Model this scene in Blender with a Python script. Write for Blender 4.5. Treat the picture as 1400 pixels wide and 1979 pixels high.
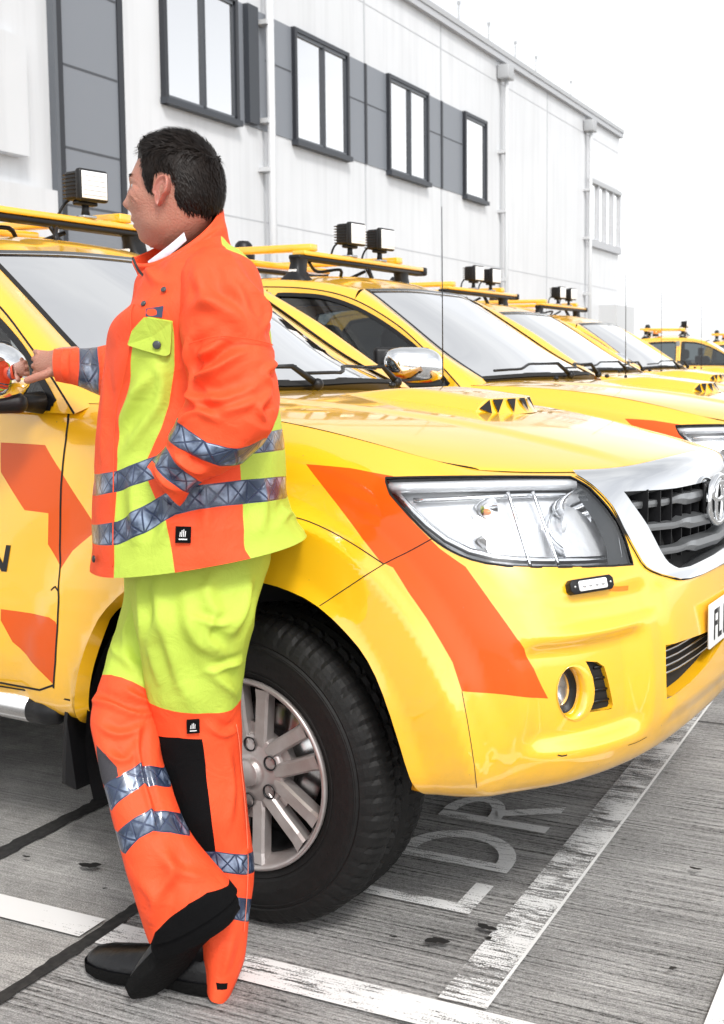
import bpy, bmesh, math, random
import numpy as np
from mathutils import Vector, Matrix
random.seed(7); RNG = np.random.RandomState(7)
for o in list(bpy.data.objects): bpy.data.objects.remove(o, do_unlink=True)
SC = bpy.context.scene; COL = SC.collection
R = math.radians
# ---------------------------------------------------------------- camera
PITCH, YAW, EYE = 5.0332, 22.690, 1.38
cam = bpy.data.objects.new('camera', bpy.data.cameras.new('camera')); COL.objects.link(cam); SC.camera = cam
cam.location = (0, 0, EYE); cam.rotation_euler = (R(90-PITCH), 0, R(YAW))
cam.data.sensor_fit = 'VERTICAL'; cam.data.sensor_height = 36; cam.data.lens = 2180/1979*36
cam.data.shift_x = -(950-700)/1979; cam.data.shift_y = -(989.5-884)/1979
cam.data.dof.use_dof = True; cam.data.dof.focus_distance = 2.75; cam.data.dof.aperture_fstop = 8
cam.data.clip_start = .1; cam.data.clip_end = 2000
# ---------------------------------------------------------------- sky, sun, exposure
SUN_EL, SUN_AZ = 47, 134          # azimuth measured from +Y towards +X
W = bpy.data.worlds.new('World'); SC.world = W; W.use_nodes = True
nt = W.node_tree; nt.nodes.clear()
wo = nt.nodes.new('ShaderNodeOutputWorld'); bg = nt.nodes.new('ShaderNodeBackground')
sky = nt.nodes.new('ShaderNodeTexSky'); sky.sky_type = 'NISHITA'; sky.sun_disc = False
sky.sun_elevation = R(SUN_EL); sky.sun_rotation = R(SUN_AZ); sky.dust_density = 3; sky.air_density = 1.2
hs = nt.nodes.new('ShaderNodeHueSaturation'); hs.inputs['Saturation'].default_value = .10; hs.inputs['Value'].default_value = 1.0
tc = nt.nodes.new('ShaderNodeTexCoord'); mp = nt.nodes.new('ShaderNodeMapping'); mp.inputs['Scale'].default_value = (1, 1, 2.6)
nz = nt.nodes.new('ShaderNodeTexNoise'); nz.inputs['Scale'].default_value = 2.2; nz.inputs['Detail'].default_value = 5; nz.inputs['Roughness'].default_value = .52
rp = nt.nodes.new('ShaderNodeValToRGB'); rp.color_ramp.elements[0].position = .36; rp.color_ramp.elements[0].color = (.82, .84, .88, 1)
rp.color_ramp.elements[1].position = .62; rp.color_ramp.elements[1].color = (1.32, 1.32, 1.30, 1)
mx = nt.nodes.new('ShaderNodeMix'); mx.data_type = 'RGBA'; mx.blend_type = 'MULTIPLY'; mx.inputs['Factor'].default_value = 1
nt.links.new(sky.outputs[0], hs.inputs['Color']); nt.links.new(tc.outputs['Generated'], mp.inputs[0]); nt.links.new(mp.outputs[0], nz.inputs[0])
nt.links.new(nz.outputs['Fac'], rp.inputs[0]); nt.links.new(hs.outputs[0], mx.inputs['A']); nt.links.new(rp.outputs[0], mx.inputs['B'])
ov = nt.nodes.new('ShaderNodeMix'); ov.data_type = 'RGBA'; ov.blend_type = 'ADD'; ov.inputs['Factor'].default_value = 1; ov.inputs['B'].default_value = (1.4, 1.42, 1.46, 1)   # even cloud deck
sp = nt.nodes.new('ShaderNodeSeparateXYZ'); nt.links.new(tc.outputs['Generated'], sp.inputs[0])
hz = nt.nodes.new('ShaderNodeMapRange'); hz.inputs['From Min'].default_value = 0; hz.inputs['From Max'].default_value = .45; hz.inputs['To Min'].default_value = 1.0; hz.inputs['To Max'].default_value = 0
hm = nt.nodes.new('ShaderNodeMix'); hm.data_type = 'RGBA'; hm.inputs['A'].default_value = (1.6, 1.62, 1.66, 1); hm.inputs['B'].default_value = (5.4, 5.45, 5.5, 1)   # bright cloud near the horizon
nt.links.new(sp.outputs['Z'], hz.inputs['Value']); nt.links.new(hz.outputs[0], hm.inputs['Factor']); nt.links.new(hm.outputs['Result'], ov.inputs['B'])
nt.links.new(mx.outputs['Result'], ov.inputs['A']); nt.links.new(ov.outputs['Result'], bg.inputs[0]); bg.inputs[1].default_value = .15
nt.links.new(bg.outputs[0], wo.inputs[0])
sl = bpy.data.lights.new('sun', 'SUN'); sl.energy = 2.0; sl.angle = R(12); sl.color = (1, .97, .93)
so = bpy.data.objects.new('sun', sl); COL.objects.link(so)
sd_ = Vector((math.sin(R(SUN_AZ))*math.cos(R(SUN_EL)), math.cos(R(SUN_AZ))*math.cos(R(SUN_EL)), math.sin(R(SUN_EL))))
so.rotation_euler = sd_.to_track_quat('Z', 'Y').to_euler(); so.location = (0, 0, 30)
SC.view_settings.view_transform = 'Standard'; SC.view_settings.look = 'None'; SC.view_settings.exposure = .12; SC.view_settings.gamma = 1
SC.render.engine = 'CYCLES'
# ---------------------------------------------------------------- surfaces
def bspl_basis(n, t):
    """clamped uniform cubic B-spline weights: n control points, t in 0..1"""
    t = np.clip(np.atleast_1d(t).astype(float), 0, 1-1e-9)
    k = 3; m = n-k
    kn = np.concatenate([np.zeros(k), np.linspace(0, 1, m+1), np.ones(k)])
    N = np.zeros((len(t), n+k))
    for i in range(n+k):
        N[:, i] = (t >= kn[i]) & (t < kn[i+1])
    for d in range(1, k+1):
        M = np.zeros_like(N)
        for i in range(n+k-d):
            a = kn[i+d]-kn[i]; b = kn[i+d+1]-kn[i+1]
            if a > 0: M[:, i] += (t-kn[i])/a*N[:, i]
            if b > 0: M[:, i] += (kn[i+d+1]-t)/b*N[:, i+1]
        N = M
    return N[:, :n]

def sstep(a, b, x):
    t = np.clip((x-a)/(b-a), 0, 1); return t*t*(3-2*t)

class Surf:
    """tensor B-spline; net[row(v)][col(u)]"""
    def __init__(s, net, post=None):
        s.net = np.array(net, float); s.post = post
    def __call__(s, u, v):
        u = np.atleast_1d(u); v = np.atleast_1d(v)
        P = np.einsum('pi,pj,ijk->pk', bspl_basis(s.net.shape[0], v), bspl_basis(s.net.shape[1], u), s.net)
        return s.post(P) if s.post is not None else P

def mirror_cols(rows):
    """rows run side -> centre (y from negative to 0); returns full rows"""
    out = []
    for r in rows:
        r = [tuple(p) for p in r]
        out.append(r + [(p[0], -p[1], p[2]) for p in r[-2::-1]])
    return out

ARC = (-.04, .37)      # wheel arch centre (x, z)
def wall_net():
    def side(xs, y, z): return [(x, y, z) for x in xs]
    X5 = (-4.36, -3.95, -3.5, -3.085, -2.7, -2.3, -1.8, -1.3, -.9, -.60, -.30, 0., .22, .38)
    R = [x for x in X5 if x < -.65]
    rows = []
    rows.append([(x, -.80, .41) for x in X5] + [(.47, -.80, .40), (.56, -.77, .40), (.66, -.70, .405), (.75, -.55, .41), (.80, -.37, .415), (.815, -.19, .42), (.82, 0, .42)])
    rows.append([(x, -.895, .405) for x in X5] + [(.50, -.90, .395), (.61, -.865, .395), (.725, -.765, .40), (.82, -.60, .405), (.87, -.40, .41), (.888, -.2, .415), (.893, 0, .415)])
    rows.append([(x, -.912, .50) for x in X5] + [(.52, -.912, .50), (.655, -.89, .50), (.785, -.795, .495), (.878, -.62, .495), (.912, -.42, .495), (.924, -.2, .50), (.927, 0, .50)])
    rows.append([(x, -.92, .62) for x in X5] + [(.52, -.922, .62), (.665, -.90, .62), (.80, -.80, .61), (.888, -.63, .61), (.922, -.42, .61), (.935, -.2, .61), (.938, 0, .61)])
    rows.append([(x, -.915, .75) for x in X5] + [(.52, -.912, .75), (.65, -.89, .75), (.785, -.79, .75), (.872, -.62, .745), (.912, -.42, .745), (.924, -.2, .745), (.927, 0, .745)])
    rows.append([(x, -.905, .86) for x in X5] + [(.51, -.902, .86), (.635, -.875, .86), (.76, -.765, .86), (.84, -.61, .855), (.883, -.42, .85), (.904, -.2, .85), (.908, 0, .85)])
    rows.append([(x, -.90, .945) for x in X5] + [(.50, -.888, .945), (.61, -.855, .945), (.725, -.74, .94), (.795, -.60, .935), (.853, -.42, .93), (.883, -.2, .93), (.887, 0, .93)])
    rows.append([(x, -.893, 1.03) for x in X5] + [(.475, -.87, 1.03), (.57, -.825, 1.03), (.67, -.725, 1.03), (.755, -.59, 1.03), (.82, -.42, 1.03), (.86, -.2, 1.03), (.868, 0, 1.03)])
    rows.append([*[(x, -.884, 1.13) for x in R], (-.6, -.885, 1.13), (-.3, -.885, 1.13), (0, -.883, 1.12), (.22, -.878, 1.115), (.36, -.865, 1.10), (.445, -.845, 1.095), (.54, -.79, 1.09), (.635, -.70, 1.09), (.72, -.575, 1.085), (.80, -.42, 1.082), (.848, -.22, 1.090), (.868, 0, 1.094)])
    rows.append([*[(x, -.868, 1.20) for x in R], (-.6, -.865, 1.215), (-.3, -.86, 1.205), (0, -.855, 1.185), (.22, -.845, 1.16), (.36, -.83, 1.133), (.44, -.81, 1.125), (.53, -.765, 1.118), (.615, -.685, 1.112), (.70, -.565, 1.108), (.784, -.415, 1.106), (.824, -.22, 1.118), (.843, 0, 1.123)])
    rows.append([*[(x, -.850, 1.256) for x in R], (-.6, -.825, 1.262), (-.3, -.79, 1.258), (0, -.785, 1.235), (.22, -.785, 1.198), (.38, -.775, 1.162), (.46, -.755, 1.140), (.53, -.715, 1.123), (.60, -.65, 1.116), (.685, -.545, 1.112), (.768, -.41, 1.111), (.802, -.22, 1.125), (.818, 0, 1.131)])
    return mirror_cols(rows)

def wall_post(P):
    P = P.copy(); x, y, z = P[:, 0], P[:, 1], P[:, 2]
    s = np.sign(y)
    r = np.hypot(x-ARC[0], z-ARC[1])
    w = sstep(.70, .84, np.abs(y))
    rc = .50+.155*sstep(-.45, .05, x)
    fl = .016*(1-sstep(rc, rc+.045, r)) + .012*(1-sstep(.50, .56, r)) - .012*sstep(.69, .75, r)*(1-sstep(.75, .95, r))
    P[:, 1] = y + s*w*fl
    # sculpted bumper: hollow round the fog lamps, plate shelf, lower lip
    ay = np.abs(y)
    front = sstep(.60, .74, x)
    hol = sstep(.535, .60, ay)*(1-sstep(.80, .86, ay))*sstep(.505, .56, z)*(1-sstep(.735, .775, z))
    P[:, 0] -= front*.035*hol
    shelf = sstep(.47, .53, ay)*(1-sstep(.70, .84, ay))*sstep(.775, .80, z)*(1-sstep(.83, .88, z))
    P[:, 0] -= front*.014*shelf
    mid = (1-sstep(.44, .50, ay))*sstep(.50, .55, z)*(1-sstep(.83, .86, z))
    P[:, 0] += front*.010*mid
    P[:, 2] -= .016*np.clip(P[:, 1]+.72, 0, 1.5)*sstep(.95, 1.12, P[:, 2])
    return P

def bonnet_net():
    T = wall_net()[-1][9:21]
    rows = []
    cx_ = [-.50, -.22, .12, .36, .56, .71]
    cz_ = [1.290, 1.276, 1.250, 1.219, 1.182, 1.152]
    fr = [0, .07, .18, .38, .60, .82, 1]
    rise = [0, .20, .46, .70, .84, .95, 1]
    for r in range(6):
        sx, sy, sz = T[r]
        row = []
        for f_, h_ in zip(fr, rise):
            row.append((sx+(cx_[r]-sx)*(1-(1-f_)**2), sy*(1-f_), sz+(cz_[r]-sz)*h_))
        rows.append(row)
    F = [T[6], T[7], T[8], T[9], ((T[9][0]+T[10][0])/2+.004, -.315, 1.119), T[10], T[11]]
    rows.append([(p[0]-.006, p[1], p[2]+.008) for p in F])
    rows.append([(p[0], p[1], p[2]+.002) for p in F])
    rows = mirror_cols(rows)
    return rows
def bonnet_post(P):
    P = P.copy(); ay = np.abs(P[:, 1]); x = P[:, 0]
    # two soft ridges running back from the grille corners
    c = .33+.10*sstep(.8, -.5, x) if False else .36+.16*(1-sstep(-.5, .8, x))
    P[:, 2] += .008*(1-sstep(c-.035, c+.035, ay))*sstep(-.55, -.2, x)*(1-sstep(.62, .84, x))
    P[:, 2] -= .016*np.clip(P[:, 1]+.72, 0, 1.5)+.004*sstep(.1, .6, ay)*0
    return P

WALL = Surf(wall_net(), wall_post)
BONNET = Surf(bonnet_net(), bonnet_post)
def tumble(z): return -.87+.36*(z-1.2)
class TubeSurf:
    """cloth sleeve: rings [(left point, right point, half depth, squareness)] in metres; u: 0 left, .25 near side, .5 right, .75 far side"""
    WD = np.array([-.609, .793, 0.])          # horizontal depth direction the figure was measured against
    def __init__(s, rings, disp=None):
        s.r = rings; s.L = np.array([q[0] for q in rings], float); s.R = np.array([q[1] for q in rings], float)
        s.h = np.array([[q[2]]*3 for q in rings], float); s.e = np.array([[q[3]]*3 for q in rings], float); s.disp = disp
    @staticmethod
    def cr(A, t):
        m = len(A)-1; x = np.clip(t, 0, 1)*m; i = np.minimum(x.astype(int), m-1); f = (x-i)[:, None]
        p0 = A[np.maximum(i-1, 0)]; p1 = A[i]; p2 = A[i+1]; p3 = A[np.minimum(i+2, m)]
        return .5*((2*p1)+(-p0+p2)*f+(2*p0-5*p1+4*p2-p3)*f*f+(-p0+3*p1-3*p2+p3)*f**3)
    def base(s, u, v):
        u = np.atleast_1d(np.asarray(u, float)); v = np.atleast_1d(np.asarray(v, float)); L = s.cr(s.L, v); R_ = s.cr(s.R, v); h = s.cr(s.h, v)[:, :1]; e = s.cr(s.e, v)[:, :1]
        a = 2*np.pi*u[:, None]; c = np.cos(a); n = np.sin(a)
        c = np.sign(c)*np.abs(c)**e; n = np.sign(n)*np.abs(n)**e
        ax = (L-R_)/2; al = ax/(np.linalg.norm(ax, axis=1)[:, None]+1e-9)
        return (L+R_)/2+ax*c-s.WD*h*n
    def __call__(s, u, v):
        P = s.base(u, v)
        return P
FEAT = {
    'stripe': [[0.2813,0.9041],[0.2991,0.9149],[0.321,0.914],[0.3226,0.8255],[0.3337,0.7343],[0.3464,0.6533],[0.3583,0.6001],[0.3678,0.4965],[0.3766,0.4072],[0.3865,0.3383],[0.392,0.2734],[0.3713,0.2871],[0.3547,0.2933],[0.3507,0.3532],[0.3462,0.3916],[0.3391,0.4501],[0.3304,0.515],[0.3225,0.5857],[0.3164,0.6028],[0.3074,0.6733],[0.2925,0.8017]],
    'headlight': [[0.3169,0.9021],[0.3314,0.9191],[0.3501,0.9363],[0.3644,0.9483],[0.3775,0.9567],[0.3898,0.9625],[0.4009,0.964],[0.4116,0.9604],[0.4193,0.9551],[0.4255,0.8712],[0.4266,0.841],[0.4284,0.8023],[0.4301,0.767],[0.4313,0.7381],[0.4324,0.7107],[0.4331,0.6814],[0.4332,0.6437],[0.4328,0.602],[0.4325,0.5718],[0.4134,0.5832],[0.4053,0.588],[0.3952,0.5933],[0.3856,0.5977],[0.3766,0.6024],[0.3697,0.6091],[0.3637,0.6183],[0.3582,0.6302],[0.353,0.6452],[0.3481,0.6623],[0.343,0.6853],[0.3371,0.7205],[0.3311,0.7608],[0.3255,0.8024],[0.3211,0.8348]],
    'headlight_bezel': [[0.4173,0.9559],[0.4177,0.9597],[0.4183,0.9635],[0.4193,0.9551],[0.4211,0.9324],[0.4234,0.9033],[0.4255,0.8712],[0.4271,0.8361],[0.4287,0.8002],[0.4301,0.767],[0.4313,0.7381],[0.4324,0.7107],[0.4331,0.6814],[0.4332,0.6437],[0.4328,0.602],[0.4325,0.5718],[0.4225,0.5803],[0.4236,0.6055],[0.4245,0.6397],[0.4244,0.6754],[0.4236,0.7146],[0.4219,0.7635],[0.4206,0.8091]],
    'bezel_cut': [[0.4169,0.9513],[0.4174,0.9563],[0.4182,0.962],[0.4193,0.9551],[0.4211,0.9327],[0.4234,0.9035],[0.4255,0.8712],[0.4271,0.8361],[0.4287,0.8002],[0.4301,0.767],[0.4313,0.7381],[0.4324,0.7107],[0.4331,0.6814],[0.4332,0.6437],[0.4328,0.602],[0.4325,0.5718],[0.4219,0.5792],[0.4245,0.6397],[0.4243,0.6717],[0.4236,0.7146],[0.4219,0.7635],[0.4206,0.8091]],
    'divider': [[0.3877,0.875],[0.3914,0.8771],[0.3909,0.6047],[0.3871,0.603]],
    'grille_out_side': [[0.4215,0.954],[0.4236,0.9241],[0.4263,0.8806],[0.4291,0.8226],[0.4316,0.7678],[0.4327,0.7251],[0.4334,0.6861],[0.4346,0.6437],[0.4359,0.6041],[0.4367,0.5769],[0.438,0.5565],[0.4404,0.5406],[0.444,0.5259],[0.4495,0.5061],[0.4538,0.4911],[0.4601,0.4839],[0.4707,0.4808],[0.4898,0.4806]],
    'grille_in': [[0.4945,0.8037],[0.4819,0.8051],[0.4693,0.8063],[0.4603,0.8123],[0.4527,0.8193],[0.4451,0.8248],[0.4397,0.828],[0.4416,0.7691],[0.4435,0.7289],[0.4459,0.6823],[0.4474,0.6371],[0.4487,0.5951],[0.4499,0.5683],[0.4514,0.5497],[0.4541,0.5337],[0.4567,0.5231],[0.4647,0.5146],[0.4851,0.5184],[0.4988,0.5252],[0.5,0.5252],[0.5,0.8037]],
    'slat1': [[0.4407,0.7678],[0.4627,0.7557],[0.4822,0.7513],[0.4955,0.7476]],
    'slat2': [[0.4465,0.6816],[0.4654,0.6668],[0.4941,0.6548]],
    'slat3': [[0.4492,0.598],[0.4647,0.585],[0.4956,0.5746]],
    'intake': [[0.5,0.3311],[0.476,0.3191],[0.4635,0.3257],[0.4491,0.3351],[0.4395,0.339],[0.439,0.3005],[0.439,0.252],[0.4395,0.2114],[0.4465,0.2199],[0.4535,0.2235],[0.4705,0.2436],[0.4839,0.2697],[0.5,0.2898]],
    'vent': [[0.4072,0.3409],[0.4119,0.3352],[0.4148,0.322],[0.4159,0.2974],[0.4182,0.2324],[0.4175,0.2235],[0.4081,0.2302],[0.4098,0.2518],[0.4103,0.2773],[0.4097,0.3046],[0.4083,0.3279]],
    'fog_hole': [[0.4063,0.2763],[0.406,0.2623],[0.4054,0.2494],[0.4046,0.2385],[0.4034,0.2305],[0.4022,0.226],[0.4007,0.2253],[0.3993,0.2286],[0.398,0.2355],[0.3968,0.2454],[0.396,0.2575],[0.3955,0.271],[0.3954,0.285],[0.3957,0.2985],[0.3964,0.3109],[0.3973,0.3212],[0.3986,0.3288],[0.3999,0.3331],[0.4013,0.3339],[0.4027,0.331],[0.4039,0.3247],[0.405,0.3154],[0.4057,0.3037],[0.4062,0.2904]],
    'fog_ring': [[0.4101,0.2709],[0.4097,0.255],[0.4089,0.2405],[0.4078,0.2284],[0.4062,0.2197],[0.4044,0.2152],[0.4024,0.2151],[0.4005,0.2194],[0.3986,0.2276],[0.397,0.2392],[0.3959,0.2531],[0.3952,0.2684],[0.395,0.2841],[0.3954,0.2993],[0.3963,0.3131],[0.3976,0.3245],[0.3992,0.3328],[0.4011,0.3375],[0.403,0.338],[0.4049,0.3343],[0.4067,0.3268],[0.4081,0.3159],[0.4092,0.3023],[0.4099,0.287]],
    'fog_c': [[0.4008,0.2814]],
    'marker_c': [[0.4077,0.5301]],
    'slot': [[0.4177,0.5117],[0.4222,0.5054],[0.4275,0.5025]],
    'seam_bumper': [[0.3436,0.6854],[0.3372,0.6647],[0.3294,0.638],[0.3236,0.6179],[0.3181,0.5953],[0.3125,0.5643],[0.3054,0.5262],[0.2979,0.4859],[0.293,0.4581]],
    'crease_shadow': [[0.2816,0.7274],[0.2833,0.7246],[0.2861,0.7182],[0.2901,0.706],[0.2949,0.6894],[0.3001,0.6691],[0.3058,0.6461],[0.3125,0.6179],[0.3181,0.5953]],
    'seam_flare': [[0.3547,0.2933],[0.3557,0.2691],[0.3571,0.2349],[0.3586,0.1962],[0.3604,0.1562],[0.3626,0.1169],[0.3646,0.0849]],
    'plate_c': [[0.4664,0.344]],
    'arch': [[0.214,-0.05],[0.214,0.02],[0.214,0.02],[0.214,0.02],[0.2143,0.0554],[0.2149,0.1153],[0.2161,0.1688],[0.2175,0.2221],[0.2191,0.2691],[0.2209,0.3097],[0.2226,0.3422],[0.2249,0.3722],[0.2282,0.4068],[0.2324,0.4409],[0.2374,0.4708],[0.243,0.4951],[0.249,0.5102],[0.2557,0.5172],[0.2636,0.5151],[0.2716,0.508],[0.2772,0.5006],[0.2819,0.4901],[0.2871,0.4759],[0.2924,0.456],[0.2988,0.4262],[0.305,0.3943],[0.3099,0.3675],[0.3141,0.3396],[0.318,0.307],[0.3215,0.2702],[0.3248,0.2277],[0.3278,0.1809],[0.331,0.1294],[0.3344,0.0846],[0.3381,0.052],[0.3453,0.0061],[0.3295,0.02],[0.3397,0.02],[0.3397,-0.05]],
    'arch_rear': [[0.0238,-0.05],[0.0238,0.02],[0.0237,0.02],[0.0238,0.0562],[0.0243,0.1131],[0.025,0.1637],[0.0261,0.2142],[0.0274,0.262],[0.029,0.3058],[0.0309,0.3461],[0.0331,0.3833],[0.0357,0.4171],[0.0385,0.4468],[0.0415,0.4714],[0.0449,0.4899],[0.0483,0.5014],[0.052,0.5054],[0.0556,0.5014],[0.0593,0.4899],[0.0629,0.4714],[0.0664,0.4468],[0.0696,0.4171],[0.0727,0.3833],[0.0755,0.3461],[0.078,0.3058],[0.0802,0.262],[0.082,0.2142],[0.0835,0.1637],[0.0845,0.1131],[0.0852,0.0562],[0.0854,0.02],[0.0853,0.02],[0.0853,-0.05]],
    'door_front_edge': [[0.2077,1.0],[0.208,0.9917],[0.2097,0.952],[0.2104,0.909],[0.2103,0.8617],[0.2101,0.8184],[0.2097,0.7682],[0.2094,0.6962],[0.2092,0.613],[0.209,0.5357],[0.2094,0.4612],[0.2102,0.3824],[0.2098,0.3022],[0.2087,0.2115],[0.2072,0.1375]],
    'stripe_mid': [[0.19,0.8992],[0.204,0.8956],[0.2096,0.8197],[0.2186,0.6545],[0.2221,0.6246],[0.2195,0.6017],[0.2132,0.5325],[0.2096,0.468],[0.2053,0.5459],[0.2057,0.6659],[0.1985,0.6712],[0.1907,0.8042]],
    'stripe_low': [[0.1912,0.3307],[0.2001,0.329],[0.2071,0.3287],[0.2092,0.319],[0.2097,0.3074],[0.2089,0.2394],[0.2072,0.1487],[0.2005,0.2011],[0.1941,0.2434],[0.191,0.2995]],
    'n1': [[0.193,0.5309],[0.1944,0.5306],[0.1931,0.4404],[0.1916,0.4404]],
    'n2': [[0.1875,0.5318],[0.189,0.5319],[0.193,0.4483],[0.1916,0.4404]],
    'n3': [[0.1875,0.5318],[0.1889,0.5317],[0.1874,0.4389],[0.186,0.4387]],
    'hinge': [[0.207,0.4006],[0.2085,0.4146],[0.2099,0.4037]],
    'scuff1': [[0.3919,0.1472],[0.3934,0.144],[0.3954,0.145]],
    'scuff2': [[0.4214,0.1296],[0.4262,0.1273],[0.4311,0.13]],
    'door1': [[0.208,1.02],[0.208,0.9917],[0.2097,0.952],[0.2104,0.909],[0.2103,0.8617],[0.2101,0.8184],[0.2097,0.7682],[0.2094,0.6962],[0.2092,0.613],[0.209,0.5357],[0.2094,0.4612],[0.2102,0.3824],[0.2098,0.3022],[0.2087,0.2115],[0.2072,0.1375],[0.2053,0.1257],[0.1368,0.1257],[0.1358,0.2282],[0.1347,0.7049],[0.1347,0.9524],[0.1347,1.02]],
    'door2': [[0.1342,1.02],[0.1342,0.9524],[0.1342,0.7049],[0.1353,0.2282],[0.1363,0.1257],[0.1031,0.1257],[0.0907,0.2282],[0.0841,0.4329],[0.0801,0.7049],[0.0795,0.9524],[0.0795,1.02]],
    'sill_line': [[0.2123,0.1134],[0.1013,0.1134]],
    'fender_v': [[0.2088,0.9453]],
    'cab_bed': [[0.07,0.1286],[0.07,0.4329],[0.07,0.9524]],
    'handle1': [[0.1449,0.7864]],
    'handle2': [[0.0951,0.7864]],
    'arch_b': [[0.3406,0.0512],[0.214,0.0409]],
    'grille_out': [[0.4215,1.02],[0.4215,0.954],[0.4236,0.9241],[0.4263,0.8806],[0.4291,0.8226],[0.4316,0.7678],[0.4327,0.7251],[0.4334,0.6861],[0.4346,0.6437],[0.4359,0.6041],[0.4367,0.5769],[0.438,0.5565],[0.4404,0.5406],[0.444,0.5259],[0.4495,0.5061],[0.4538,0.4911],[0.4601,0.4839],[0.4707,0.4808],[0.4898,0.4806],[0.5,0.4746],[0.5,1.02]],
}
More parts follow.
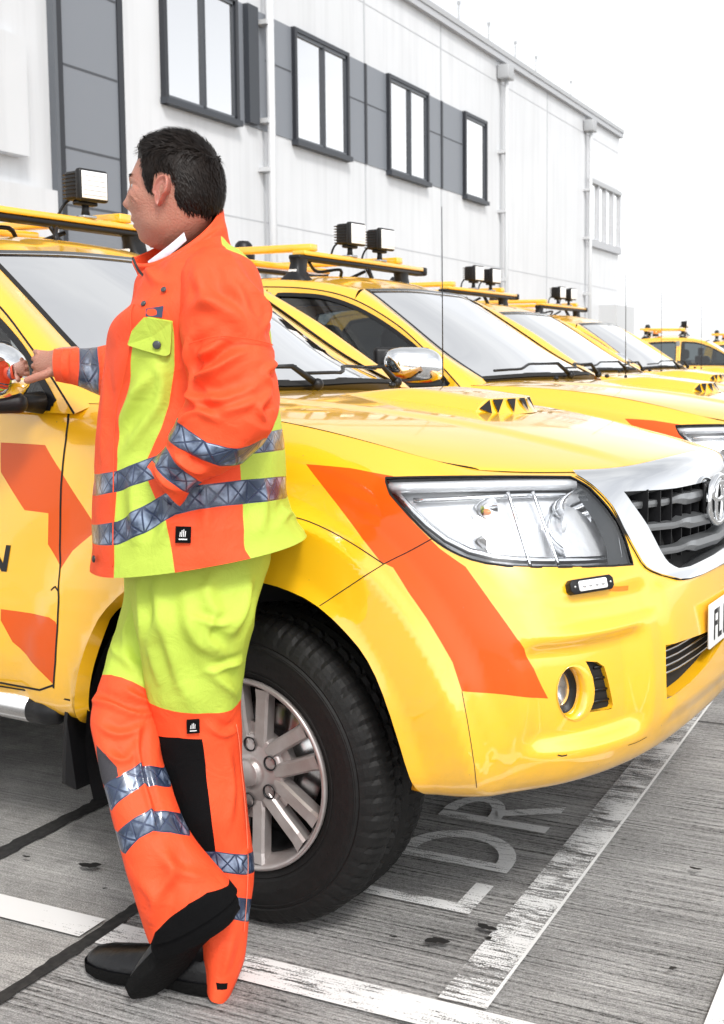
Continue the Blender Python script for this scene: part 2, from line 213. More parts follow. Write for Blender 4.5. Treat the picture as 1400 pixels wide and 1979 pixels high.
RINGS = {
    'torso': [((-1.6225,1.9879,1.5713),(-1.5023,2.0803,1.6504),0.09,0.9),((-1.6414,1.9734,1.5598),(-1.4939,2.0867,1.6283),0.13,0.9),((-1.6454,1.9577,1.5424),(-1.4673,2.0945,1.6101),0.17,0.9),((-1.6582,1.9479,1.4927),(-1.4467,2.1103,1.5748),0.205,0.9),((-1.6859,1.9266,1.4505),(-1.4333,2.1206,1.5187),0.22,0.9),((-1.6958,1.9191,1.3822),(-1.4237,2.128,1.4393),0.215,0.9),((-1.7061,1.9111,1.2938),(-1.4158,2.1341,1.3594),0.21,0.9),((-1.7148,1.9044,1.205),(-1.4097,2.1388,1.2788),0.21,0.9),((-1.7139,1.8925,1.1335),(-1.3969,2.1359,1.2099),0.21,0.9),((-1.718,1.8894,1.0665),(-1.3933,2.1387,1.1403),0.215,0.9),((-1.72,1.8878,1.0161),(-1.3886,2.1423,1.0761),0.22,0.9),((-1.7219,1.8864,0.9712),(-1.3747,2.153,1.0228),0.225,0.9),((-1.7229,1.8856,0.9283),(-1.3586,2.1654,0.989),0.225,0.85)],
    'sleeve': [((-1.4673,1.9558,1.6089),(-1.4176,1.994,1.5955),0.05,0.9),((-1.4742,1.9127,1.5771),(-1.3706,1.9922,1.5725),0.085,0.9),((-1.4627,1.871,1.5169),(-1.329,1.9737,1.5069),0.1,0.9),((-1.4442,1.8474,1.4334),(-1.3044,1.9548,1.4219),0.1,0.9),((-1.423,1.8385,1.3616),(-1.2838,1.9454,1.3351),0.098,0.9),((-1.4118,1.8219,1.3028),(-1.2703,1.9306,1.2731),0.095,0.9),((-1.4165,1.7993,1.265),(-1.2804,1.9039,1.2254),0.085,0.9),((-1.4327,1.7869,1.2247),(-1.3261,1.8688,1.1717),0.07,0.9),((-1.4385,1.7888,1.2082),(-1.3788,1.8347,1.1418),0.058,0.9),((-1.46,1.7849,1.1833),(-1.4064,1.826,1.123),0.05,0.9),((-1.4847,1.7911,1.1645),(-1.4406,1.825,1.0882),0.046,0.9)],
    'arm2': [((-1.6828,2.1182,1.4651),(-1.6866,2.1153,1.2635),0.085,0.9),((-1.8045,2.1382,1.4309),(-1.8059,2.1372,1.2789),0.078,0.9),((-1.9085,2.1592,1.4098),(-1.9113,2.1571,1.2879),0.066,0.9),((-1.9674,2.177,1.4077),(-1.969,2.1758,1.2979),0.06,0.9),((-2.0193,2.1876,1.4067),(-2.0217,2.1858,1.3086),0.054,0.9),((-2.0698,2.1993,1.4057),(-2.0701,2.1991,1.3155),0.052,0.9),((-2.1119,2.2048,1.402),(-2.111,2.2054,1.3202),0.048,0.9)],
    'legL': [((-1.6782,1.92,0.9688),(-1.4242,2.115,0.99),0.15,0.9),((-1.6707,1.9257,0.9229),(-1.4231,2.1159,0.9372),0.16,0.9),((-1.6501,1.9163,0.8807),(-1.4215,2.0919,0.8946),0.16,0.9),((-1.6233,1.899,0.8299),(-1.4187,2.0562,0.8436),0.15,0.9),((-1.6177,1.9034,0.7786),(-1.4284,2.0487,0.7864),0.14,0.9),((-1.6122,1.9076,0.7157),(-1.4371,2.042,0.7326),0.125,0.9),((-1.6074,1.9112,0.6583),(-1.4433,2.0373,0.6772),0.115,0.9),((-1.6024,1.9151,0.6119),(-1.4486,2.0332,0.617),0.105,0.9),((-1.5983,1.9183,0.5655),(-1.4469,2.0345,0.5547),0.1,0.9),((-1.5911,1.9238,0.4953),(-1.4469,2.0345,0.4899),0.1,0.9),((-1.566,1.9305,0.4037),(-1.4354,2.0307,0.3983),0.095,0.9),((-1.5487,1.9437,0.3076),(-1.4289,2.0357,0.2962),0.085,0.9),((-1.5301,1.9454,0.2278),(-1.4234,2.0274,0.2231),0.08,0.9),((-1.5152,1.9442,0.1366),(-1.4272,2.0118,0.1218),0.075,0.9),((-1.5034,1.9407,0.0697),(-1.4313,1.996,0.0569),0.072,0.9),((-1.4947,1.9347,0.0177),(-1.4478,1.9708,-0.0077),0.07,0.9)],
    'legR': [((-1.733,1.9913,0.9187),(-1.5681,2.118,0.9089),0.1,0.9),((-1.7245,1.9853,0.8497),(-1.6268,2.0603,0.843),0.1,0.9),((-1.7203,1.9507,0.781),(-1.6144,2.032,0.7549),0.095,0.9),((-1.7181,1.9146,0.7257),(-1.6059,2.0007,0.6925),0.09,0.9),((-1.7083,1.8842,0.6862),(-1.5969,1.9698,0.6431),0.088,0.9),((-1.6923,1.846,0.653),(-1.577,1.9346,0.6035),0.085,0.9),((-1.678,1.8192,0.6142),(-1.5632,1.9074,0.5621),0.08,0.9),((-1.6523,1.8011,0.573),(-1.5426,1.8854,0.5267),0.075,0.9),((-1.6229,1.7859,0.5213),(-1.5161,1.8679,0.4914),0.07,0.9),((-1.5921,1.7717,0.465),(-1.4882,1.8515,0.4569),0.07,0.9),((-1.5675,1.7654,0.4056),(-1.4587,1.8489,0.407),0.07,0.9),((-1.5422,1.7596,0.3412),(-1.4202,1.8532,0.3562),0.072,0.9),((-1.519,1.7648,0.261),(-1.382,1.87,0.3058),0.07,0.9),((-1.5044,1.776,0.1923),(-1.3634,1.8843,0.2726),0.062,0.9)],
}
PF = {
    'torso': {'lime_front': [(0.1795,0.3428),(0.2265,0.3646),(0.2286,0.3987),(0.2291,0.4583),(0.2213,0.531),(0.2105,0.576),(0.1868,0.6372),(0.1834,0.6714),(0.201,0.7347),(0.2181,0.8082),(0.2218,0.9584),(0.1792,0.9496),(0.1232,0.9595),(0.1249,0.7884),(0.1257,0.6385),(0.1223,0.5365),(0.1387,0.475),(0.146,0.4069),(0.1631,0.3696)], 'lime_back_edge': [(0.4223,0.0),(0.3471,0.2021),(0.3389,0.3652),(0.3341,0.4725),(0.3286,0.5778),(0.322,0.6699),(0.3244,0.734),(0.3275,0.8111),(0.3086,0.9497)], 'bandA_t': [(0.0188,0.6642),(0.1264,0.6563),(0.185,0.638),(0.2247,0.6304),(0.2721,0.6309),(0.3441,0.6343),(0.4857,0.6479)], 'bandA_b': [(0.0074,0.7212),(0.1296,0.7067),(0.1819,0.6931),(0.2242,0.6839),(0.2705,0.6832),(0.3427,0.6804),(0.4579,0.7004)], 'bandB_t': [(0.001,0.8149),(0.1298,0.7905),(0.1797,0.7553),(0.2175,0.7291),(0.2449,0.7223),(0.2699,0.728),(0.3224,0.7372),(0.4875,0.7769)], 'bandB_b': [(0.0382,0.8787),(0.1312,0.8709),(0.1831,0.8364),(0.23,0.7936),(0.259,0.7903),(0.291,0.7949),(0.3233,0.8034),(0.4638,0.834)], 'placket': [(0.1192,0.2832),(0.1442,0.3708),(0.1307,0.475),(0.119,0.5323),(0.1219,0.6431),(0.1249,0.7767),(0.122,0.9504)], 'flap': [(0.1763,0.3446),(0.2265,0.3669),(0.2237,0.434),(0.2159,0.4367),(0.1418,0.4018),(0.1508,0.372)], 'flap_btn': [(0.2022,0.4109)], 'snap1': [(0.1605,0.3004)], 'snap2': [(0.1953,0.261)], 'snap3': [(0.0696,0.9302)], 'logo': [(0.2384,0.8589)], 'shoulder_patch': [(0.1713,0.3193),(0.2086,0.3223),(0.2085,0.3528),(0.1748,0.3415)], 'folds': [(0.236,0.3669),(0.2394,0.4534),(0.2321,0.5118),(0.2373,0.8044),(0.2279,0.9227),(0.3241,0.8189),(0.3658,0.9353)], 'f0': [(0.1294,0.5529),(0.1598,0.4983),(0.1966,0.4651)], 'f1': [(0.1362,0.62),(0.1817,0.5606),(0.216,0.5181)], 'f2': [(0.1651,0.887),(0.1678,0.783),(0.1592,0.6487)], 'f3': [(0.1968,0.8933),(0.2158,0.8123),(0.2152,0.7376)], 'f4': [(0.0389,0.4286),(0.0655,0.5291),(0.0735,0.6404)], 'f5': [(0.2603,0.8816),(0.2682,0.8034),(0.2662,0.7317)], 'f6': [(0.3415,0.9015),(0.3655,0.8277),(0.3615,0.7142)], 'f7': [(0.3926,0.8886),(0.4413,0.8732),(0.4747,0.9158)], 'f8': [(0.1958,0.4452),(0.211,0.4873),(0.1995,0.5441)], 'f9': [(0.0902,0.0727),(0.1581,0.2033),(0.2039,0.231)]},
    'sleeve': {'bandS_t': [(0.0215,0.6029),(0.1549,0.6388),(0.2308,0.6585),(0.2976,0.6555),(0.3845,0.6377),(0.4368,0.6057)], 'bandS_b': [(0.0,0.7002),(0.1619,0.7265),(0.2673,0.7356),(0.3563,0.7184),(0.4292,0.7006),(0.4787,0.6892)], 'bandC_t': [(0.0,0.797),(0.19,0.8216),(0.2774,0.8326),(0.3767,0.8306)], 'bandC_b': [(0.0009,0.934),(0.2069,0.9383),(0.3052,0.9337),(0.457,0.9266)], 'seam': [(0.1115,0.3326),(0.2185,0.3115),(0.2957,0.3106),(0.435,0.3201)], 'f0': [(0.0726,0.4365),(0.1777,0.4035),(0.2598,0.3546),(0.3067,0.3393)], 'f1': [(0.0702,0.4986),(0.1934,0.4909),(0.2689,0.4518),(0.3287,0.4136)], 'f2': [(0.0522,0.4379),(0.0783,0.4978),(0.1717,0.5512)], 'f3': [(0.2055,0.5425),(0.2566,0.5073),(0.3223,0.4615)], 'f4': [(0.3724,0.4404),(0.324,0.4967),(0.3749,0.5423)], 'f5': [(0.1116,0.2528),(0.2278,0.2385),(0.3192,0.2916)], 'f6': [(0.1434,0.1403),(0.1934,0.2279),(0.2682,0.2708)], 'f7': [(0.0868,0.3676),(0.1716,0.3493),(0.2485,0.3134)], 'f8': [(0.4021,0.189),(0.4368,0.2516),(0.3811,0.2889)], 'f9': [(0.2821,0.1681),(0.3274,0.2449),(0.371,0.2719)], 'f10': [(0.0639,0.6478),(0.1324,0.5611),(0.2326,0.5724)], 'f11': [(0.4567,0.3563),(0.3587,0.384),(0.3945,0.416)], 'f12': [(0.1655,0.7965),(0.2778,0.7977),(0.3587,0.7825)], 'f13': [(0.1073,0.9484),(0.2332,0.9544),(0.3413,0.9465)], 'f14': [(0.1077,0.3131),(0.0601,0.3833),(0.0513,0.4461)]},
    'arm2': {'band_t': [(0.0517,0.4052),(0.2449,0.3829),(0.4656,0.3966)], 'band_b': [(0.0686,0.6541),(0.2492,0.6457),(0.4546,0.6643)], 'f0': [(0.0703,0.8407),(0.2226,0.8509),(0.4178,0.8451)], 'f1': [(0.1183,0.3428),(0.2554,0.3463),(0.3564,0.3326)]},
    'legL': {'lime': [(0.015,0.401),(0.1042,0.4101),(0.1906,0.4225),(0.2546,0.4366),(0.3154,0.4454),(0.3858,0.4519),(0.4825,0.4461)], 'knee': [(0.0022,0.5148),(0.0829,0.511),(0.1903,0.5033),(0.2615,0.5088),(0.2659,0.5736),(0.2626,0.6211),(0.2544,0.6685),(0.2489,0.7123),(0.2151,0.7147),(0.0251,0.7343),(0.0492,0.7239),(0.0,0.6667),(0.0441,0.5908)], 'bandT_t': [(0.0034,0.7333),(0.1828,0.7116),(0.2532,0.7124),(0.4708,0.7363)], 'bandT_b': [(0.0143,0.7632),(0.1747,0.7448),(0.2591,0.7483),(0.4605,0.7777)], 'bandV_t': [(0.0544,0.8038),(0.2295,0.7911),(0.294,0.7979),(0.4799,0.8242)], 'bandV_b': [(0.0431,0.8426),(0.2224,0.8277),(0.2948,0.8316),(0.4836,0.8544)], 'logo': [(0.2426,0.4674)], 'seam': [(0.401,0.4917),(0.4228,0.5941),(0.4203,0.661),(0.3996,0.7205),(0.3775,0.7963),(0.3746,0.8553)], 'hem_tag': [(0.2119,0.9505),(0.2982,0.9522),(0.3098,0.9646),(0.2276,0.9646)], 'f0': [(0.1662,0.0433),(0.1633,0.1855),(0.1984,0.3205),(0.251,0.4226)], 'f1': [(0.3589,0.084),(0.3697,0.1865),(0.3292,0.2438)], 'f2': [(0.2736,0.0524),(0.2643,0.1268),(0.2942,0.1969)], 'f3': [(0.2173,0.1202),(0.2503,0.2447),(0.3382,0.3008)], 'f4': [(0.2764,0.3163),(0.3282,0.3679),(0.4152,0.4301)], 'f5': [(0.2906,0.1709),(0.272,0.2338),(0.3183,0.2828)], 'f6': [(0.106,0.0752),(0.0958,0.1915),(0.0712,0.3053)], 'f7': [(0.3498,0.546),(0.3624,0.6214),(0.3093,0.6797)], 'f8': [(0.2796,0.4704),(0.3323,0.5055),(0.4165,0.5077)], 'f9': [(0.2975,0.8493),(0.2714,0.8948),(0.2499,0.9409)], 'f10': [(0.4132,0.7224),(0.3333,0.7388),(0.3951,0.7796)], 'f11': [(0.1507,0.1607),(0.1153,0.2609),(0.1401,0.3603)], 'f12': [(0.239,0.1758),(0.2958,0.2104),(0.3392,0.2057)], 'f13': [(0.27,0.3288),(0.343,0.3299),(0.4239,0.3369)]},
    'legR': {'lime': [(0.0,0.2907),(0.1268,0.2565),(0.1893,0.2517),(0.2374,0.2567),(0.289,0.2697),(0.3843,0.2957)], 'patch': [(0.0833,0.5151),(0.1534,0.5257),(0.2,0.5537),(0.1959,0.5823),(0.0848,0.6382),(0.002,0.6215)], 'bandU_t': [(0.0,0.6571),(0.2064,0.5805),(0.2991,0.5237),(0.3501,0.529),(0.469,0.5537)], 'bandU_b': [(0.0817,0.6909),(0.2166,0.6358),(0.2919,0.5973),(0.3518,0.5999),(0.49,0.6312)], 'bandW_t': [(0.0879,0.7426),(0.2231,0.6947),(0.2953,0.6738),(0.3708,0.6882),(0.4987,0.7268)], 'bandW_b': [(0.1063,0.792),(0.2146,0.7483),(0.2754,0.7328),(0.3534,0.7472),(0.467,0.7836)], 'cuff': [(0.0564,1.0),(0.1212,0.9623),(0.206,0.9379),(0.2737,0.9174),(0.3499,0.9125),(0.4597,0.9404)], 'seam': [(0.2887,0.4601),(0.2991,0.5237),(0.2919,0.5973),(0.2953,0.6738),(0.2754,0.7328)], 'f0': [(0.005,0.381),(0.1565,0.3542),(0.2682,0.3591),(0.3659,0.3463)], 'f1': [(0.1192,0.4337),(0.2267,0.4386),(0.3191,0.3883)], 'f2': [(0.1418,0.5152),(0.2389,0.5254),(0.2887,0.4601)], 'f3': [(0.0,0.1754),(0.1571,0.1991),(0.2545,0.2284)], 'f4': [(0.2958,0.3903),(0.2976,0.459),(0.2991,0.5237)], 'f5': [(0.21,0.2834),(0.2768,0.3057),(0.3558,0.3104)], 'f6': [(0.2576,0.7769),(0.2974,0.8348),(0.3873,0.8864)], 'f7': [(0.1451,0.8472),(0.1799,0.8908),(0.1044,0.9472)], 'f8': [(0.1311,0.0956),(0.1438,0.1618),(0.2319,0.2169)], 'f9': [(0.2971,0.7814),(0.2703,0.8433),(0.1799,0.8908)]},
}
# ---------------------------------------------------------------- materials
MATS = {}
def mat(name, col, rough=.5, metal=0, coat=0, trans=0, noise=None, bump=None, emis=None, spec=.5, alpha=1, ior=1.5, coat_rough=.03, sheen=0):
    """noise=(scale, amount, colour2) mottles the colour; bump=(scale, strength)"""
    m = bpy.data.materials.new(name); m.use_nodes = True; t = m.node_tree; b = t.nodes['Principled BSDF']
    b.inputs['Base Color'].default_value = (*col, 1); b.inputs['Roughness'].default_value = rough; b.inputs['Metallic'].default_value = metal
    b.inputs['Coat Weight'].default_value = coat; b.inputs['Coat Roughness'].default_value = coat_rough; b.inputs['Transmission Weight'].default_value = trans
    b.inputs['Specular IOR Level'].default_value = spec; b.inputs['IOR'].default_value = ior; b.inputs['Sheen Weight'].default_value = sheen
    tc = t.nodes.new('ShaderNodeTexCoord')
    if noise:
        n = t.nodes.new('ShaderNodeTexNoise'); n.inputs['Scale'].default_value = noise[0]; n.inputs['Detail'].default_value = 6; n.inputs['Roughness'].default_value = .6
        r = t.nodes.new('ShaderNodeMapRange'); r.inputs['From Min'].default_value = .35; r.inputs['From Max'].default_value = .7; r.inputs['To Max'].default_value = noise[1]
        x = t.nodes.new('ShaderNodeMix'); x.data_type = 'RGBA'; x.inputs['A'].default_value = (*col, 1); x.inputs['B'].default_value = (*noise[2], 1)
        t.links.new(tc.outputs['Object'], n.inputs[0]); t.links.new(n.outputs['Fac'], r.inputs['Value']); t.links.new(r.outputs[0], x.inputs['Factor']); t.links.new(x.outputs['Result'], b.inputs['Base Color'])
    if bump:
        n = t.nodes.new('ShaderNodeTexNoise'); n.inputs['Scale'].default_value = bump[0]; n.inputs['Detail'].default_value = 5
        u = t.nodes.new('ShaderNodeBump'); u.inputs['Strength'].default_value = bump[1]; u.inputs['Distance'].default_value = .01
        t.links.new(tc.outputs['Object'], n.inputs[0]); t.links.new(n.outputs['Fac'], u.inputs['Height']); t.links.new(u.outputs[0], b.inputs['Normal'])
    if emis: b.inputs['Emission Color'].default_value = (*emis[:3], 1); b.inputs['Emission Strength'].default_value = emis[3]
    MATS[name] = m; return m

def glass_mat(name, tint=(.55, .6, .6), dens=.5, rough=.0, f0=1.45, extra=0):
    """thin tinted pane: see-through mixed with a mirror reflection by angle"""
    m = bpy.data.materials.new(name); m.use_nodes = True; t = m.node_tree; t.nodes.clear()
    o = t.nodes.new('ShaderNodeOutputMaterial'); tr = t.nodes.new('ShaderNodeBsdfTransparent'); tr.inputs[0].default_value = (*tint, 1)
    g = t.nodes.new('ShaderNodeBsdfGlossy'); g.inputs['Roughness'].default_value = rough; g.inputs['Color'].default_value = (1, 1, 1, 1)
    fr = t.nodes.new('ShaderNodeFresnel'); fr.inputs[0].default_value = f0
    ad = t.nodes.new('ShaderNodeMath'); ad.operation = 'MULTIPLY_ADD'; ad.inputs[1].default_value = 1.0; ad.inputs[2].default_value = extra; ad.use_clamp = True
    mx = t.nodes.new('ShaderNodeMixShader')
    t.links.new(fr.outputs[0], ad.inputs[0]); t.links.new(ad.outputs[0], mx.inputs[0]); t.links.new(tr.outputs[0], mx.inputs[1]); t.links.new(g.outputs[0], mx.inputs[2]); t.links.new(mx.outputs[0], o.inputs[0])
    MATS[name] = m; return m

YEL = (.93, .485, .004); ORG = (.68, .088, .003)
def paint(name, col):
    m = mat(name, col, rough=.35, coat=1, spec=.5, noise=(3.0, .10, tuple(c*.82+.02 for c in col)))
    t = m.node_tree; b = t.nodes['Principled BSDF']; b.inputs['Coat IOR'].default_value = 1.95
    # film of road dust: slight roughness change of the clear coat, low down more of it
    n = t.nodes.new('ShaderNodeTexNoise'); n.inputs['Scale'].default_value = 9; n.inputs['Detail'].default_value = 8
    r = t.nodes.new('ShaderNodeMapRange'); r.inputs['From Min'].default_value = .4; r.inputs['From Max'].default_value = .75; r.inputs['To Min'].default_value = .03; r.inputs['To Max'].default_value = .12
    tc = t.nodes.new('ShaderNodeTexCoord'); t.links.new(tc.outputs['Object'], n.inputs[0]); t.links.new(n.outputs['Fac'], r.inputs['Value']); t.links.new(r.outputs[0], b.inputs['Coat Roughness'])
    # road dust low on the panels and small stone chips
    src = b.inputs['Base Color'].links[0].from_socket; sx = t.nodes.new('ShaderNodeSeparateXYZ'); t.links.new(tc.outputs['Object'], sx.inputs[0])
    lo = t.nodes.new('ShaderNodeMapRange'); lo.inputs['From Min'].default_value = .75; lo.inputs['From Max'].default_value = .38; lo.inputs['To Max'].default_value = .42; t.links.new(sx.outputs['Z'], lo.inputs['Value'])
    n2 = t.nodes.new('ShaderNodeTexNoise'); n2.inputs['Scale'].default_value = 5; n2.inputs['Detail'].default_value = 9; n2.inputs['Roughness'].default_value = .7; t.links.new(tc.outputs['Object'], n2.inputs[0])
    r2 = t.nodes.new('ShaderNodeMapRange'); r2.inputs['From Min'].default_value = .45; r2.inputs['From Max'].default_value = .75; t.links.new(n2.outputs['Fac'], r2.inputs['Value'])
    mu = t.nodes.new('ShaderNodeMath'); mu.operation = 'MULTIPLY'; t.links.new(lo.outputs[0], mu.inputs[0]); t.links.new(r2.outputs[0], mu.inputs[1])
    vo = t.nodes.new('ShaderNodeTexNoise'); vo.inputs['Scale'].default_value = 110; vo.inputs['Detail'].default_value = 2; t.links.new(tc.outputs['Object'], vo.inputs[0])
    ch = t.nodes.new('ShaderNodeMapRange'); ch.inputs['From Min'].default_value = .76; ch.inputs['From Max'].default_value = .80; ch.inputs['To Max'].default_value = .7; t.links.new(vo.outputs['Fac'], ch.inputs['Value'])
    mxx = t.nodes.new('ShaderNodeMath'); mxx.operation = 'MAXIMUM'; t.links.new(mu.outputs[0], mxx.inputs[0]); t.links.new(ch.outputs[0], mxx.inputs[1])
    x2 = t.nodes.new('ShaderNodeMix'); x2.data_type = 'RGBA'; x2.inputs['B'].default_value = (.20, .15, .09, 1); t.links.new(mxx.outputs[0], x2.inputs['Factor']); t.links.new(src, x2.inputs['A']); t.links.new(x2.outputs['Result'], b.inputs['Base Color'])
    return m
M_yel = paint('yellow_paint', YEL); M_org = paint('orange_film', ORG); M_org.node_tree.nodes['Principled BSDF'].inputs['Coat IOR'].default_value = 1.42; M_org.node_tree.nodes['Principled BSDF'].inputs['Coat Weight'].default_value = .7; M_org.node_tree.nodes['Principled BSDF'].inputs['Specular IOR Level'].default_value = .2
M_blk = mat('black_plastic', (.007, .007, .008), .42, spec=.35, bump=(180, .08))
M_blkr = mat('black_rubber', (.006, .006, .006), .6, spec=.25, noise=(40, .5, (.013, .012, .0115)), bump=(120, .12))
M_gap = mat('panel_gap', (.006, .005, .004), .8)
M_chrome = mat('chrome', (.88, .89, .90), .04, metal=1)
M_satin = mat('satin_silver', (.50, .51, .52), .28, metal=1)
M_dsat = mat('slat_grey', (.32, .33, .34), .35, metal=.8)
M_alloy = mat('alloy_wheel', (.46, .43, .42), .34, metal=.6, noise=(14, .6, (.28, .22, .20)))
M_dark = mat('under_black', (.006, .006, .006), .9)
M_glass = glass_mat('windscreen_glass', (.50, .54, .55), f0=1.6, extra=.22)
M_sglass = glass_mat('side_glass', (.36, .40, .41), f0=1.5, extra=.02)
M_lens = glass_mat('lamp_lens', (.93, .94, .95), f0=1.4, extra=.03)
M_seat = mat('seat_cloth', (.10, .105, .11), .9)
M_trim = mat('cabin_trim', (.23, .23, .22), .8)
M_amber = mat('amber_lens', (.75, .22, .01), .25, coat=.6)
M_white = mat('white_plastic', (.80, .80, .80), .4)
M_plate = mat('plate_white', (.82, .82, .80), .35)
M_ink = mat('black_ink', (.008, .008, .008), .5)
M_refl = mat('reflector', (.92, .93, .95), .09, metal=1)
M_reflr = mat('reflector_soft', (.84, .85, .87), .22, metal=.35, coat=.6, bump=(25, .25))
M_bezel = mat('lamp_bezel', (.07, .075, .08), .25, metal=.3)
M_lamp = mat('lamp_face', (.85, .86, .87), .25, spec=.7)
M_steel = mat('brushed_steel', (.55, .55, .55), .22, metal=1, noise=(60, .4, (.42, .42, .42)))

# ---------------------------------------------------------------- mesh helpers
def link(me, name, parent=None, loc=None):
    o = bpy.data.objects.new(name, me); COL.objects.link(o)
    if parent is not None: o.parent = parent
    if loc is not None: o.location = loc
    return o
def tag(o, label=None, cat=None, group=None, kind=None):
    for k, v in (('label', label), ('category', cat), ('group', group), ('kind', kind)):
        if v: o[k] = v
    return o
def empty(name, loc=(0, 0, 0), rz=0, **k):
    o = bpy.data.objects.new(name, None); o.empty_display_size = .1; COL.objects.link(o); o.location = loc; o.rotation_euler = (0, 0, rz)
    return tag(o, **k)

class MB:
    """collects shapes, then builds ONE mesh object"""
    def __init__(s): s.v = []; s.f = []; s.m = []; s.mats = []; s.n = 0; s.sm = []
    def mi(s, m):
        if m not in s.mats: s.mats.append(m)
        return s.mats.index(m)
    def add(s, v, f, m, smooth=True):
        k = s.mi(m); v = np.asarray(v, float).reshape(-1, 3)
        s.v.append(v); s.f += [tuple(int(i)+s.n for i in q) for q in f]; s.m += [k]*len(f); s.sm += [smooth]*len(f); s.n += len(v); return s
    def build(s, name, parent=None, loc=None, **tags):
        me = bpy.data.meshes.new(name); me.from_pydata(np.concatenate(s.v).tolist(), [], s.f)
        for m in s.mats: me.materials.append(m)
        me.polygons.foreach_set('material_index', s.m); me.polygons.foreach_set('use_smooth', s.sm); me.update()
        return tag(link(me, name, parent, loc), **tags)
    def box(s, a, b, m, bev=0, rot=None, seg=2):
        a = np.array(a, float); b = np.array(b, float); c = (a+b)/2; h = np.abs(b-a)/2
        bm = bmesh.new(); bmesh.ops.create_cube(bm, size=2)
        for v in bm.verts: v.co = Vector((v.co.x*h[0], v.co.y*h[1], v.co.z*h[2]))
        if bev: bmesh.ops.bevel(bm, geom=bm.edges[:], offset=min(bev, min(h)*.95), segments=seg, profile=.5, affect='EDGES')
        if rot is not None: bm.transform(rot.to_4x4() if isinstance(rot, Matrix) else Matrix.Rotation(rot, 4, 'Z'))
        bm.verts.index_update()
        s.add([tuple(v.co+Vector(c)) for v in bm.verts], [[v.index for v in f.verts] for f in bm.faces], m, smooth=bool(bev)); bm.free(); return s
    def tube(s, path, r, m, n=10, cap=True, flat=1.0):
        P = np.array(path, float); k = len(P); rr = np.broadcast_to(np.asarray(r, float), (k,)); V = []; F = []
        T = np.gradient(P, axis=0); T /= np.linalg.norm(T, axis=1)[:, None]+1e-12
        up = np.array([0, 0, 1.]) if abs(T[0][2]) < .9 else np.array([1., 0, 0])
        A = np.cross(T[0], up); A /= np.linalg.norm(A)
        for i in range(k):
            A = A-T[i]*(A@T[i]); A /= np.linalg.norm(A); Bv = np.cross(T[i], A)
            for j in range(n):
                a = 2*math.pi*j/n; V.append(P[i]+rr[i]*(A*math.cos(a)+Bv*flat*math.sin(a)))
        for i in range(k-1):
            for j in range(n): F.append((i*n+j, i*n+(j+1) % n, (i+1)*n+(j+1) % n, (i+1)*n+j))
        if cap: F.append(tuple(range(n))[::-1]); F.append(tuple((k-1)*n+j for j in range(n)))
        s.add(V, F, m); return s
    def lathe(s, prof, m, n=48, axis='y', c=(0, 0, 0), close=False):
        """prof = [(radius, along)]"""
        V = []; F = []; k = len(prof)
        for i, (r_, h) in enumerate(prof):
            for j in range(n):
                a = 2*math.pi*j/n; p = (r_*math.cos(a), h, r_*math.sin(a)) if axis == 'y' else ((r_*math.cos(a), r_*math.sin(a), h) if axis == 'z' else (h, r_*math.cos(a), r_*math.sin(a)))
                V.append((p[0]+c[0], p[1]+c[1], p[2]+c[2]))
        for i in range(k-1):
            for j in range(n): F.append((i*n+j, i*n+(j+1) % n, (i+1)*n+(j+1) % n, (i+1)*n+j))
        s.add(V, F, m); return s
    def grid(s, P, m, wrap=False, smooth=True):
        P = np.asarray(P, float); a, b = P.shape[:2]; F = []
        for i in range(a-1):
            for j in range(b if wrap else b-1): F.append((i*b+j, i*b+(j+1) % b, (i+1)*b+(j+1) % b, (i+1)*b+j))
        s.add(P.reshape(-1, 3), F, m, smooth); return s
    def prism(s, pts, d, m, bev=0, smooth=False):
        """pts 3-D planar loop, d = extrusion vector"""
        bm = bmesh.new(); vs = [bm.verts.new(p) for p in pts]; f = bm.faces.new(vs)
        r_ = bmesh.ops.extrude_face_region(bm, geom=[f]); bmesh.ops.translate(bm, verts=[v for v in r_['geom'] if isinstance(v, bmesh.types.BMVert)], vec=Vector(d))
        bmesh.ops.recalc_face_normals(bm, faces=bm.faces[:])
        if bev: bmesh.ops.bevel(bm, geom=bm.edges[:], offset=bev, segments=2, profile=.5, affect='EDGES')
        bm.verts.index_update()
        s.add([tuple(v.co) for v in bm.verts], [[v.index for v in q.verts] for q in bm.faces], m, smooth or bool(bev)); bm.free(); return s
    def sphere(s, c, r, m, n=16, k=10):
        r = np.broadcast_to(np.asarray(r, float), (3,)); V = []
        for i in range(k+1):
            for j in range(n):
                a, b = math.pi*i/k, 2*math.pi*j/n; V.append((c[0]+r[0]*math.sin(a)*math.cos(b), c[1]+r[1]*math.sin(a)*math.sin(b), c[2]+r[2]*math.cos(a)))
        return s.grid(np.array(V).reshape(k+1, n, 3), m, wrap=True)

